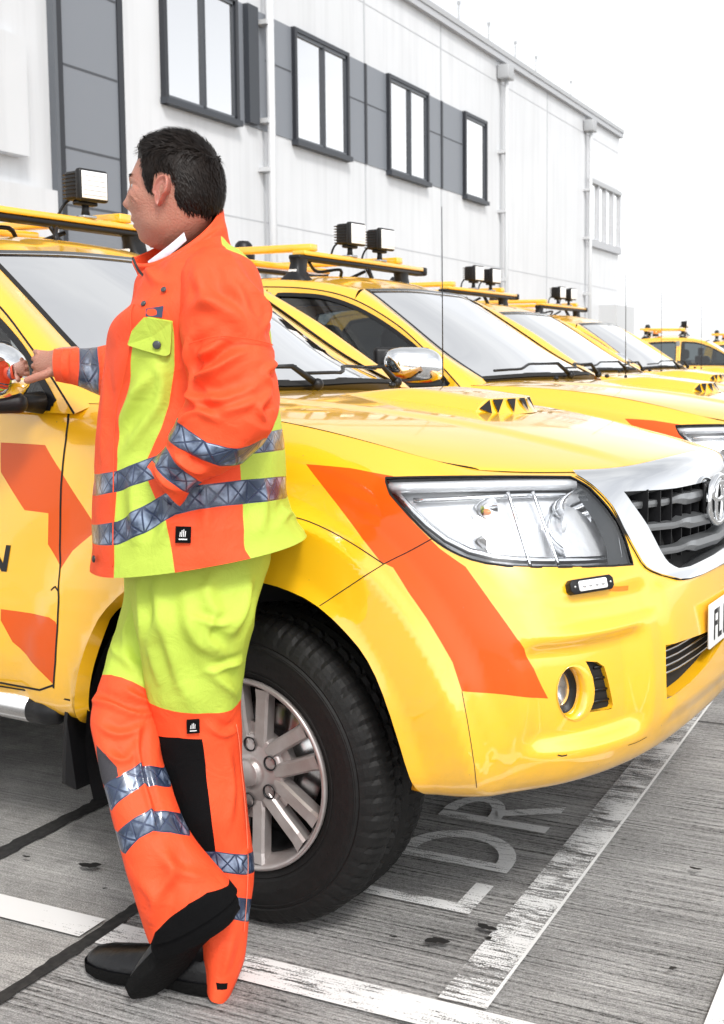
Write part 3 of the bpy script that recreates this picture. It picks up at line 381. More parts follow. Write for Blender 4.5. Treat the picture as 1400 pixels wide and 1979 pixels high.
def catmull(P, n=8, closed=False):
    P = np.array(P, float); m = len(P); out = []
    for i in range(m if closed else m-1):
        if closed: p0, p1, p2, p3 = P[(i-1) % m], P[i], P[(i+1) % m], P[(i+2) % m]
        else: p0, p1, p2, p3 = P[max(i-1, 0)], P[i], P[i+1], P[min(i+2, m-1)]
        for k in range(n):
            t = k/n; out.append(.5*((2*p1)+(-p0+p2)*t+(2*p0-5*p1+4*p2-p3)*t*t+(-p0+3*p1-3*p2+p3)*t**3))
    if not closed: out.append(P[-1])
    return np.array(out)
def resample(P, n):
    P = np.array(P, float); d = np.r_[0, np.cumsum(np.linalg.norm(np.diff(P, axis=0), axis=1))]; t = np.linspace(0, d[-1], n)
    return np.stack([np.interp(t, d, P[:, i]) for i in range(P.shape[1])], 1)
def loft(curves, nu=24, nv=8):
    """smooth sheet through curves -> array [rows][nu]"""
    C = np.array([resample(catmull(c, 8), nu) for c in curves]); out = []
    for j in range(nu): out.append(catmull(C[:, j], nv))
    return np.array(out).transpose(1, 0, 2)

def surf_normal(S, u, v, e=1e-4):
    u0 = np.clip(u, e, 1-e); v0 = np.clip(v, e, 1-e)
    a = S(u0+e, v0)-S(u0-e, v0); b = S(u0, v0+e)-S(u0, v0-e); n = np.cross(a, b); n /= np.linalg.norm(n, axis=1)[:, None]+1e-12
    return n
def in_poly(px, py, poly):
    c = False; n = len(poly); j = n-1
    for i in range(n):
        xi, yi = poly[i]; xj, yj = poly[j]
        if (yi > py) != (yj > py) and px < (xj-xi)*(py-yi)/(yj-yi+1e-15)+xi: c = not c
        j = i
    return c
def cut_patch(us, vs, regions):
    """grid in (u, v) cut exactly along polygons; regions=[(name, poly)], the last that holds a face wins. -> uv array, {name: faces}"""
    bm = bmesh.new(); G = [[bm.verts.new((u, v, 0)) for u in us] for v in vs]
    for i in range(len(vs)-1):
        for j in range(len(us)-1): bm.faces.new((G[i][j], G[i][j+1], G[i+1][j+1], G[i+1][j]))
    lay = bm.faces.layers.int.new('reg')
    for k, (name, poly) in enumerate(regions):
        x0 = min(p[0] for p in poly); x1 = max(p[0] for p in poly); y0 = min(p[1] for p in poly); y1 = max(p[1] for p in poly)
        def near(fs, a, b, c, d):
            out = []
            for f in fs:
                xs = [v.co.x for v in f.verts]; ys = [v.co.y for v in f.verts]
                if max(xs) >= a and min(xs) <= b and max(ys) >= c and min(ys) <= d: out.append(f)
            return out
        n = len(poly)
        loc = near(bm.faces, x0, x1, y0, y1)
        for i in range(n):
            p, q = poly[i], poly[(i+1) % n]; d = (q[0]-p[0], q[1]-p[1]); L = math.hypot(*d)
            if L < 1e-7: continue
            loc = [f for f in loc if f.is_valid]
            fs = near(loc, min(p[0], q[0]), max(p[0], q[0]), min(p[1], q[1]), max(p[1], q[1]))
            nx, ny = -d[1]/L, d[0]/L
            fs = [f for f in fs if min((v.co.x-p[0])*nx+(v.co.y-p[1])*ny for v in f.verts) < -1e-7 < 1e-7 < max((v.co.x-p[0])*nx+(v.co.y-p[1])*ny for v in f.verts)]
            if not fs: continue
            geom = list({e for f in fs for e in f.edges})+fs+list({v for f in fs for v in f.verts})
            r_ = bmesh.ops.bisect_plane(bm, geom=geom, dist=1e-7, plane_co=(p[0], p[1], 0), plane_no=(nx, ny, 0))
            loc += [g for g in r_['geom'] if isinstance(g, bmesh.types.BMFace)]
            loc = list(set(f for f in loc if f.is_valid))
        for f in near(bm.faces, x0, x1, y0, y1):
            c = f.calc_center_median()
            if in_poly(c.x, c.y, poly): f[lay] = k+1
    bm.verts.index_update(); uv = np.array([(v.co.x, v.co.y) for v in bm.verts]); out = {}
    for f in bm.faces: out.setdefault(regions[f[lay]-1][0] if f[lay] else '', []).append([v.index for v in f.verts])
    bm.free(); return uv, out
def patch_obj(name, S, uv, groups, parent=None, flip=False, off=0, **tags):
    """groups=[(faces, material)] -> object with exact surface normals"""
    allf = [f for fs, _ in groups for f in fs]; used = sorted({i for f in allf for i in f}); mp_ = {i: k for k, i in enumerate(used)}
    U = uv[used]; P = S(U[:, 0], U[:, 1]); N = surf_normal(S, U[:, 0], U[:, 1])*(-1 if flip else 1); P = P+N*off
    me = bpy.data.meshes.new(name)
    F = [[mp_[i] for i in (f[::-1] if flip else f)] for f in allf]; me.from_pydata(P.tolist(), [], F); mi = []
    for k, (fs, m) in enumerate(groups): me.materials.append(m); mi += [k]*len(fs)
    me.polygons.foreach_set('material_index', mi); me.polygons.foreach_set('use_smooth', [True]*len(F)); me.update()
    me.normals_split_custom_set_from_vertices(N.tolist())
    return tag(link(me, name, parent), **tags)
def ribbon(mb, S, line, w, m, off=.0008, flip=False, n=4):
    """narrow strip lying on surface S along a uv line"""
    L = np.array(line, float); L = resample(L, max(len(L), 2)*n) if n > 1 else L
    P = S(L[:, 0], L[:, 1]); N = surf_normal(S, L[:, 0], L[:, 1])*(-1 if flip else 1); T = np.gradient(P, axis=0); T /= np.linalg.norm(T, axis=1)[:, None]+1e-12
    Bn = np.cross(N, T); a = P+N*off+Bn*w/2; b = P+N*off-Bn*w/2
    mb.grid(np.stack([a, b], 0), m)
def rim_strip(mb, S, poly, depth, m, flip=False, out=0, closed=True):
    """wall going inwards from an opening's edge"""
    L = np.array(poly, float)
    if closed: L = np.vstack([L, L[:1]])
    L = resample(L, len(L)*3) if len(L) < 60 else L
    P = S(L[:, 0], L[:, 1]); N = surf_normal(S, L[:, 0], L[:, 1])*(-1 if flip else 1)
    mb.grid(np.stack([P+N*out, P-N*depth], 0), m)
def text_mesh(txt, size, ext=.0, bold=0, shear=0, sx=1):
    cu = bpy.data.curves.new('t', 'FONT'); cu.body = txt; cu.size = size; cu.extrude = ext; cu.offset = bold; cu.shear = shear; cu.align_x = 'LEFT'
    o = bpy.data.objects.new('t', cu); COL.objects.link(o); dg = bpy.context.evaluated_depsgraph_get(); me = bpy.data.meshes.new_from_object(o.evaluated_get(dg))
    V = [(v.co.x*sx, v.co.y, v.co.z) for v in me.vertices]; F = [list(p.vertices) for p in me.polygons]
    bpy.data.objects.remove(o, do_unlink=True); bpy.data.curves.remove(cu); return np.array(V), F
# ---------------------------------------------------------------- ground: concrete slabs with brushed grooves along x, painted lines, joints
def concrete():
    m = bpy.data.materials.new('brushed_concrete'); m.use_nodes = True; t = m.node_tree; b = t.nodes['Principled BSDF']; L = t.links.new
    tc = t.nodes.new('ShaderNodeTexCoord')
    def noise(scale, det, sc=(1, 1, 1), rough=.6, loc=(0, 0, 0)):
        mp = t.nodes.new('ShaderNodeMapping'); mp.inputs['Scale'].default_value = sc; mp.inputs['Location'].default_value = loc; n = t.nodes.new('ShaderNodeTexNoise'); n.inputs['Scale'].default_value = scale; n.inputs['Detail'].default_value = det; n.inputs['Roughness'].default_value = rough
        L(tc.outputs['Object'], mp.inputs[0]); L(mp.outputs[0], n.inputs[0]); return n.outputs['Fac']
    def rng(x, a, b_, c, d):
        r = t.nodes.new('ShaderNodeMapRange'); r.inputs['From Min'].default_value = a; r.inputs['From Max'].default_value = b_; r.inputs['To Min'].default_value = c; r.inputs['To Max'].default_value = d; L(x, r.inputs['Value']); return r.outputs[0]
    def mth(op, a, b_=None, c=None):
        n = t.nodes.new('ShaderNodeMath'); n.operation = op
        for i, x in enumerate((a, b_, c)):
            if x is None: continue
            if isinstance(x, (int, float)): n.inputs[i].default_value = x
            else: L(x, n.inputs[i])
        return n.outputs[0]
    sx = t.nodes.new('ShaderNodeSeparateXYZ'); L(tc.outputs['Object'], sx.inputs[0]); X = sx.outputs['X']; Y = sx.outputs['Y']
    slab = rng(X, -1.90, -1.86, 0, 1)                         # 1 on the deeply brushed slab, 0 on the smoother one
    fine = noise(1, 3, (2.4, 130, 1), .5); fine2 = noise(1, 7, (60, 110, 1), .8, (3, 7, 0)); grit = noise(260, 4, (1, 1, 1), .75); blot = noise(2.2, 6, (1, 1.6, 1)); mid = noise(14, 5)
    stre = rng(mth('ADD', mth('MULTIPLY', fine, .5), mth('MULTIPLY', fine2, .5)), .40, .60, 0, 1)
    ca = t.nodes.new('ShaderNodeValToRGB'); e = ca.color_ramp.elements; e[0].position = 0; e[0].color = (.055, .053, .05, 1); e[1].position = 1; e[1].color = (.50, .492, .48, 1); q = e.new(.30); q.color = (.27, .265, .257, 1); L(stre, ca.inputs[0])
    cb = t.nodes.new('ShaderNodeValToRGB'); e = cb.color_ramp.elements; e[0].position = .30; e[0].color = (.20, .195, .185, 1); e[1].position = .72; e[1].color = (.56, .548, .525, 1)
    L(mth('ADD', mth('MULTIPLY', mid, .35), mth('ADD', mth('MULTIPLY', grit, .4), mth('MULTIPLY', stre, .2))), cb.inputs[0])
    mx = t.nodes.new('ShaderNodeMix'); mx.data_type = 'RGBA'; L(slab, mx.inputs['Factor']); L(cb.outputs[0], mx.inputs['A']); L(ca.outputs[0], mx.inputs['B'])
    m2 = t.nodes.new('ShaderNodeMix'); m2.data_type = 'RGBA'; m2.blend_type = 'MULTIPLY'; m2.inputs['Factor'].default_value = 1; L(mx.outputs['Result'], m2.inputs['A'])
    g1 = t.nodes.new('ShaderNodeCombineColor'); tot = mth('MULTIPLY', rng(blot, .3, .7, .68, 1.18), rng(grit, .32, .68, .45, 1.45))
    for k in range(3): L(tot, g1.inputs[k])
    L(g1.outputs[0], m2.inputs['B']); L(m2.outputs['Result'], b.inputs['Base Color']); b.inputs['Roughness'].default_value = .88
    bp = t.nodes.new('ShaderNodeBump'); bp.inputs['Strength'].default_value = .7; bp.inputs['Distance'].default_value = .004
    L(mth('ADD', mth('MULTIPLY', stre, slab), mth('MULTIPLY', grit, .5)), bp.inputs['Height']); L(bp.outputs[0], b.inputs['Normal'])
    return m
def worn_paint(name, wear, col=(.74, .74, .73)):
    """old road paint: scraped off along the brushed ridges"""
    m = bpy.data.materials.new(name); m.use_nodes = True; t = m.node_tree; b = t.nodes['Principled BSDF']; L = t.links.new
    b.inputs['Base Color'].default_value = (*col, 1); b.inputs['Roughness'].default_value = .8
    tc = t.nodes.new('ShaderNodeTexCoord')
    def noise(sc, det, rough=.65):
        mp = t.nodes.new('ShaderNodeMapping'); mp.inputs['Scale'].default_value = sc; n = t.nodes.new('ShaderNodeTexNoise'); n.inputs['Scale'].default_value = 1; n.inputs['Detail'].default_value = det; n.inputs['Roughness'].default_value = rough
        L(tc.outputs['Object'], mp.inputs[0]); L(mp.outputs[0], n.inputs[0]); return n.outputs['Fac']
    a = noise((9, 120, 1), 5); c = noise((5.0, 7.5, 1), 4); d = noise((230, 260, 1), 3)
    s1 = t.nodes.new('ShaderNodeMath'); s1.operation = 'MULTIPLY_ADD'; s1.inputs[1].default_value = .9; L(c, s1.inputs[0]); L(a, s1.inputs[2])
    s2 = t.nodes.new('ShaderNodeMath'); s2.operation = 'MULTIPLY_ADD'; s2.inputs[1].default_value = .75; L(d, s2.inputs[0]); L(s1.outputs[0], s2.inputs[2])
    r = t.nodes.new('ShaderNodeMapRange'); r.inputs['From Min'].default_value = wear-.05; r.inputs['From Max'].default_value = wear+.05; L(s2.outputs[0], r.inputs['Value']); L(r.outputs[0], b.inputs['Alpha'])
    return m
M_con = concrete(); M_pA = worn_paint('line_paint', 1.10); M_pB = worn_paint('worn_line_paint', 1.32); M_pC = worn_paint('letter_paint', 1.22, (.78, .78, .77)); M_pD = worn_paint('scuffed_line_paint', 1.20)
M_joint = mat('tar_joint', (.012, .012, .012), .8, noise=(60, .6, (.05, .048, .045)))
g = MB(); xs = [-400, -60, -20, -8, -4, -2, 0, 2, 6, 20, 100, 600]; ys = [-60, -6, 0, 1, 2, 3, 4, 6, 10, 20, 60, 200, 900]
g.grid(np.array([[(x, y, 0) for x in xs] for y in ys]), M_con); g.build('ground', kind='structure')
def sheet(name, quad, m, z, **k):
    q = MB(); q.add([(x, y, z) for x, y in quad], [tuple(range(len(quad)))], m, False); return q.build(name, kind='structure', **k)
rect = lambda x0, x1, y0, y1: [(x0, y0), (x1, y0), (x1, y1), (x0, y1)]
def rough_strip(name, x0, x1, y0, y1, m, z, n=120, amp=.006):
    """joint with a crumbled edge"""
    q = MB(); V = []
    for i in range(n+1):
        t_ = i/n; a = amp*RNG.randn()*.5; b = amp*RNG.randn()*.5
        if abs(x1-x0) < abs(y1-y0): y = y0+(y1-y0)*t_; V += [(x0+a, y, z), (x1+b, y, z)]
        else: x = x0+(x1-x0)*t_; V += [(x, y0+a, z), (x, y1+b, z)]
    q.add(V, [(2*i, 2*i+1, 2*i+3, 2*i+2) if abs(x1-x0) < abs(y1-y0) else (2*i, 2*i+2, 2*i+3, 2*i+1) for i in range(n)], m, False); return q.build(name, kind='structure')
rough_strip('slab_joint', -1.893, -1.853, 0.6, 12, M_joint, .004, 500, .005)
rough_strip('slab_joint', -2.468, -2.405, 0.6, 12, M_joint, .004, 500, .006)
for x in (-6.0, 2.2, 5.6): rough_strip('slab_joint', x, x+.03, -3, 30, M_joint, .004, 300, .004)
for y in (4.168, 9.0, 14): rough_strip('slab_joint', -1.85, 8, y, y+.008, M_joint, .004, 200, .002)
sheet('painted_line', rect(-7, -1.90, 1.998, 2.088), M_pA, .008)
sheet('painted_line', rect(-1.846, 3.0, 1.990, 2.086), M_pD, .008)
for k in range(5):
    x = -.998; y0 = 2.14+0*k
sheet('painted_line', rect(-.998, -.884, 2.09, 7.5), M_pB, .012)
sheet('painted_line', rect(-.890, -.882, 2.09, 7.5), M_pA, .016)
sheet('painted_line', rect(-.450, -.335, 1.2, 2.75), M_pA, .012)
for y in (6.9, 9.7): sheet('painted_line', rect(-4, 3.0, y, y+.09), M_pB, .008)
def letters(txt, x0, y0, s, sx, name):
    V, F = text_mesh(txt, 1, bold=.012, sx=sx); V = V-V.min(0)*np.array([1, 1, 0]); V = V/V[:, 1].max()*s
    q = MB(); q.add(np.stack([x0+V[:, 1], y0+0*V[:, 0]+V[:, 0], np.full(len(V), .010)], 1), [f[::-1] for f in F], M_pC, False); return q.build(name, kind='structure')
# bay letters, read from the far side; strokes traced flat on the slab
def flat(name, polys):
    q = MB()
    for i, p in enumerate(polys): q.add([(x, y, .010+.0004*i) for x, y in p], [tuple(range(len(p)))], M_pC, False)
    return q.build(name, kind='structure')
W_ = .042
Lt = [[(-1.42, 2.452), (-1.085, 2.452), (-1.085, 2.494), (-1.42, 2.494)], [(-1.135, 2.494), (-1.085, 2.494), (-1.085, 2.612), (-1.135, 2.612)]]
arc = [(-1.25+.168*math.cos(a), 2.735+.165*math.sin(a)) for a in np.linspace(0, math.pi, 15)]; arci = [(-1.25+.120*math.cos(a), 2.735+.118*math.sin(a)) for a in np.linspace(0, math.pi, 15)]
Dt = [[(-1.42, 2.693), (-1.082, 2.693), (-1.082, 2.737), (-1.42, 2.737)]]+[[arc[i], arc[i+1], arci[i+1], arci[i]] for i in range(14)]
arc = [(-1.325+.095*math.cos(a), 3.015+.14*math.sin(a)) for a in np.linspace(0, math.pi, 13)]; arci = [(-1.325+.052*math.cos(a), 3.015+.098*math.sin(a)) for a in np.linspace(0, math.pi, 13)]
Rt = [[(-1.42, 2.972), (-1.075, 2.972), (-1.075, 3.016), (-1.42, 3.016)]]+[[arc[i], arc[i+1], arci[i+1], arci[i]] for i in range(12)]+[[(-1.26, 3.06), (-1.24, 3.02), (-1.075, 3.115), (-1.075, 3.165)]]
flat('painted_letter', Lt); flat('painted_letter', Dt); flat('painted_letter', Rt)
M_oil = mat('oil_stain', (.02, .019, .018), .6)
def blotch(x, y, r, sx=1.6):
    q = MB(); n = 22; V = []
    ph = RNG.rand(4)*6
    for i in range(n):
        a = 2*math.pi*i/n; k = r*(1+.30*math.sin(2*a+ph[0])+.16*math.sin(3*a+ph[1])+.10*math.sin(7*a+ph[2])); V.append((x+k*sx*math.cos(a), y+k*math.sin(a), .018))
    q.add(V, [tuple(range(n))], M_oil, False); q.build('oil_stain', kind='structure')
for x, y, r in ((-2.131, 2.290, .016), (-2.33, 2.264, .006), (-1.098, 2.294, .015), (-1.015, 2.396, .013), (-.99, 2.35, .006), (-.558, 2.389, .006), (-2.0, 2.20, .004), (-1.96, 2.42, .004), (-1.2, 2.27, .005), (-.62, 2.9, .008)): blotch(x, y, r)
# ---------------------------------------------------------------- the long white building (its wall faces +x at x = -9)
def cladding(name, col, seam):
    m = mat(name, col, .35, coat=.15); t = m.node_tree; b = t.nodes['Principled BSDF']
    tc = t.nodes.new('ShaderNodeTexCoord'); x = t.nodes.new('ShaderNodeMix'); x.data_type = 'RGBA'; x.inputs['A'].default_value = (*col, 1); x.inputs['B'].default_value = (*[c*.88 for c in col], 1); prev = None
    for sc, a, b_ in (((1, 5, .25), .5, .85), ((.3, .25, .3), .4, .8)):      # rain streaks, slow change from panel to panel
        mp = t.nodes.new('ShaderNodeMapping'); mp.inputs['Scale'].default_value = sc; n = t.nodes.new('ShaderNodeTexNoise'); n.inputs['Scale'].default_value = 1.6; n.inputs['Detail'].default_value = 7
        r = t.nodes.new('ShaderNodeMapRange'); r.inputs['From Min'].default_value = a-.05; r.inputs['From Max'].default_value = b_; t.links.new(tc.outputs['Object'], mp.inputs[0]); t.links.new(mp.outputs[0], n.inputs[0]); t.links.new(n.outputs['Fac'], r.inputs['Value'])
        if prev: q = t.nodes.new('ShaderNodeMath'); q.operation = 'ADD'; t.links.new(prev, q.inputs[0]); t.links.new(r.outputs[0], q.inputs[1]); prev = q.outputs[0]
        else: prev = r.outputs[0]
    t.links.new(prev, x.inputs['Factor']); t.links.new(x.outputs['Result'], b.inputs['Base Color']); return m
M_wht = cladding('white_cladding', (.66, .67, .685), 1.0); M_gry = mat('grey_cladding', (.20, .215, .24), .4, noise=(1.2, .3, (.20, .215, .24))); M_frame = mat('dark_window_frame', (.038, .043, .052), .4); M_frl = mat('grey_window_reveal', (.11, .12, .135), .45)
M_wgl = glass_mat('window_glass', (.30, .33, .35), f0=2.0, extra=.72); M_seam = mat('cladding_seam', (.46, .47, .49), .6); M_seamd = mat('grey_seam', (.07, .075, .085), .6); M_pipe = mat('downpipe_grey', (.55, .56, .57), .4); M_coping = mat('roof_coping', (.40, .41, .42), .4)
M_black = mat('dark_trim', (.022, .024, .03), .4); M_blind = mat('white_blind', (.80, .80, .79), .8)
XW = -9.0; ZT = 7.64
BD = empty('building', (XW, 12, 0), label='long white clad building with grey band and dark framed windows behind the pickups', cat='building')
class BM_(MB):
    def bx(s, x0, x1, y0, y1, z0, z1, m, bev=0): return s.box((XW+x0, y0, z0), (XW+x1, y1, z1), m, bev)
    def build(s, name, parent=None, **k):
        o = MB.build(s, name, None, **k); o.parent = parent; o.matrix_parent_inverse = Matrix.Identity(4)
        p = parent; off = Vector((0, 0, 0))
        while p: off += p.location; p = p.parent
        o.location = -off; return o
b = BM_(); b.bx(-16, 0, -12, 30.68, 0, ZT-.1, M_wht); wall = b.build('wall', BD)
joints = [1.9, 4.8, 7.65, 9.02, 10.52, 13.40, 16.27, 19.13, 22.0, 24.84, 27.70]
s = BM_()
for y in joints[:3]+joints[4:]: s.bx(0, .006, y-.022, y+.022, 0, ZT-.08, M_seam)
for y in (10.535,): s.bx(0, .03, y-.045, y+.045, 0, ZT-.08, M_black)
for z in (2.05, 3.25, 7.0): s.bx(0, .004, 10.6, 30.6, z-.008, z+.008, M_seam)
s.build('cladding_joint', BD)
gp = BM_(); gp.bx(0, .012, 9.62, 10.49, 0, ZT-.1, M_gry)
for z in (2.15, 3.03, 3.64, 4.51, 5.38, 6.25): gp.bx(.010, .016, 9.64, 10.48, z-.012, z+.012, M_seamd)
gp.bx(0, .05, 9.50, 9.60, 0, ZT-.08, M_black); gp.bx(0, .09, 9.44, 9.485, 0, ZT-.08, M_frl); gp.build('grey_panel', BD)
bd = BM_(); bd.bx(0, .012, 12.79, 20.07, 4.49, 6.06, M_gry)
for y0, y1 in ((13.45, 14.10), (15.68, 16.24), (16.30, 16.96), (18.52, 19.10), (19.16, 20.05)): bd.bx(.010, .016, y0, y1, 5.43, 5.45, M_seamd)
bd.bx(.008, .03, 16.24, 16.30, 4.49, 6.06, M_black); bd.bx(.008, .03, 19.10, 19.16, 4.49, 6.06, M_black); bd.bx(0, .10, 12.95, 13.18, 4.52, 6.06, M_frame); bd.build('grey_band', BD)
def window(y0, y1, z0=4.42, z1=6.07, mull=1, sill=True):
    w = BM_(); d = .075; f = .06
    w.bx(0, d, y0, y0+f, z0, z1, M_black); w.bx(0, d, y1-f, y1, z0, z1, M_black); w.bx(0, d, y0+f, y1-f, z1-f, z1, M_frame); w.bx(.0, d+.04, y0-.01, y1+.01, z0-.0, z0+.075, M_frame)
    w.bx(.01, d-.02, y0+f, y0+f+.03, z0+.08, z1-f, M_frame); w.bx(.01, d-.02, y1-f-.03, y1-f, z0+.08, z1-f, M_frame); w.bx(.01, d-.02, y0+f, y1-f, z0+.075, z0+.12, M_frl); w.bx(.01, d-.02, y0+f, y1-f, z1-f-.05, z1-f, M_frl)
    for k in range(mull):
        ym = y0+(y1-y0)*(k+1)/(mull+1)+(.03 if mull == 1 else 0); w.bx(.01, .07, ym-.022, ym+.022, z0+.1, z1-.1, M_frame)
    o = w.build('window', BD); p = BM_(); p.bx(.022, .028, y0+.08, y1-.08, z0+.11, z1-.10, M_wgl); p.build('pane', o)
    q = BM_(); q.bx(.012, .016, y0+.07, y1-.07, z0+.1, z1-.1, M_blind); q.build('blind', o)
window(11.25, 12.76); window(14.12, 15.67); window(16.98, 18.50); window(20.08, 21.16, mull=0); window(4.6, 6.1); window(7.2, 8.7)
fs = BM_(); fs.bx(0, .10, 27.9, 30.66, 5.84, 5.95, M_coping); fs.bx(0, .10, 27.9, 30.66, 4.24, 4.42, M_seam)
for y in (27.95, 28.6, 29.25, 29.9, 30.6): fs.bx(0, .08, y-.04, y+.04, 4.42, 5.84, M_seam)
o_ = fs.build('window', BD); pn = BM_(); pn.bx(.01, .02, 27.95, 30.6, 4.42, 5.84, M_wgl); pn.build('pane', o_)
cp = BM_(); cp.bx(-16.1, .12, -12, 30.76, ZT-.1, ZT, M_coping); cp.bx(-16, .10, -12, 30.74, ZT-.22, ZT-.101, M_seam); cp.build('roof_edge', BD)
for y, zt, hop, wd in ((13.36, ZT-.2, False, .055), (21.95, 7.05, True, .042), (27.62, 7.03, True, .048)):
    p = BM_(); p.tube([(XW+.16, y, 0), (XW+.16, y, zt)], wd, M_pipe if hop else M_wht, n=12)
    if hop: p.bx(.02, .27, y-.17, y+.16, zt, zt+.28, M_coping, .02)
    for z in ((1.2, 2.6, 3.95, 4.6, 5.9) if not hop else (1.5, 3.0, 4.4, 5.6)): p.bx(0, .17, y-.10, y+.09, z-.03, z+.03, M_pipe)
    p.build('downpipe', BD)
cr = BM_(); cr.bx(0, .30, 3.0, 9.20, 0, 3.10, M_wht); cr.bx(0, .16, 3.0, 8.98, 3.42, 4.6, M_wht); cr.build('entrance_panel', BD)
fl = BM_(); fl.bx(0, .5, 28.9, 30.6, 0, 2.78, M_pipe); fl.build('plant_box', BD)
for y in (18.9, 20.6, 22.1, 23.6, 24.9, 27.4): 
    r = BM_(); r.tube([(XW-.3, y, ZT-.02), (XW-.3, y, ZT+.62)], .016, M_coping, n=6); r.bx(-.33, -.27, y-.015, y+.015, ZT+.58, ZT+.64, M_coping); r.build('lightning_rod', BD)
# far light masts beyond the apron
for i, (x, y, h) in enumerate(((-1.5, 62, 5.0), (2.8, 75, 7.5), (6.0, 80, 8.5), (-3.2, 58, 4.6), (9.5, 90, 9.5))):
    p = MB(); p.tube([(0, 0, 0), (0, 0, h)], [.09, .05], M_seam, n=8); p.box((-.5, -.1, h), (.5, .1, h+.12), M_seam); p.build('light_mast', None, (x, y, 0), label=['slim grey mast nearest the end of the white building', 'tall pale mast above the windscreen of the fourth pickup', 'pale mast over the far pickup lamps', 'short dark mast beside the corner of the white building', 'tallest pale mast at the right edge'][i], cat='light mast', group='light masts beyond the parked pickups')
# ---------------------------------------------------------------- the pickup truck (x forward, y to its left, z up; origin under the front axle)
def mir(poly): return [(1-u, v) for u, v in poly]
def offp(S, uv, off):
    uv = np.array(uv, float).reshape(-1, 2); return S(uv[:, 0], uv[:, 1])+surf_normal(S, uv[:, 0], uv[:, 1])*off

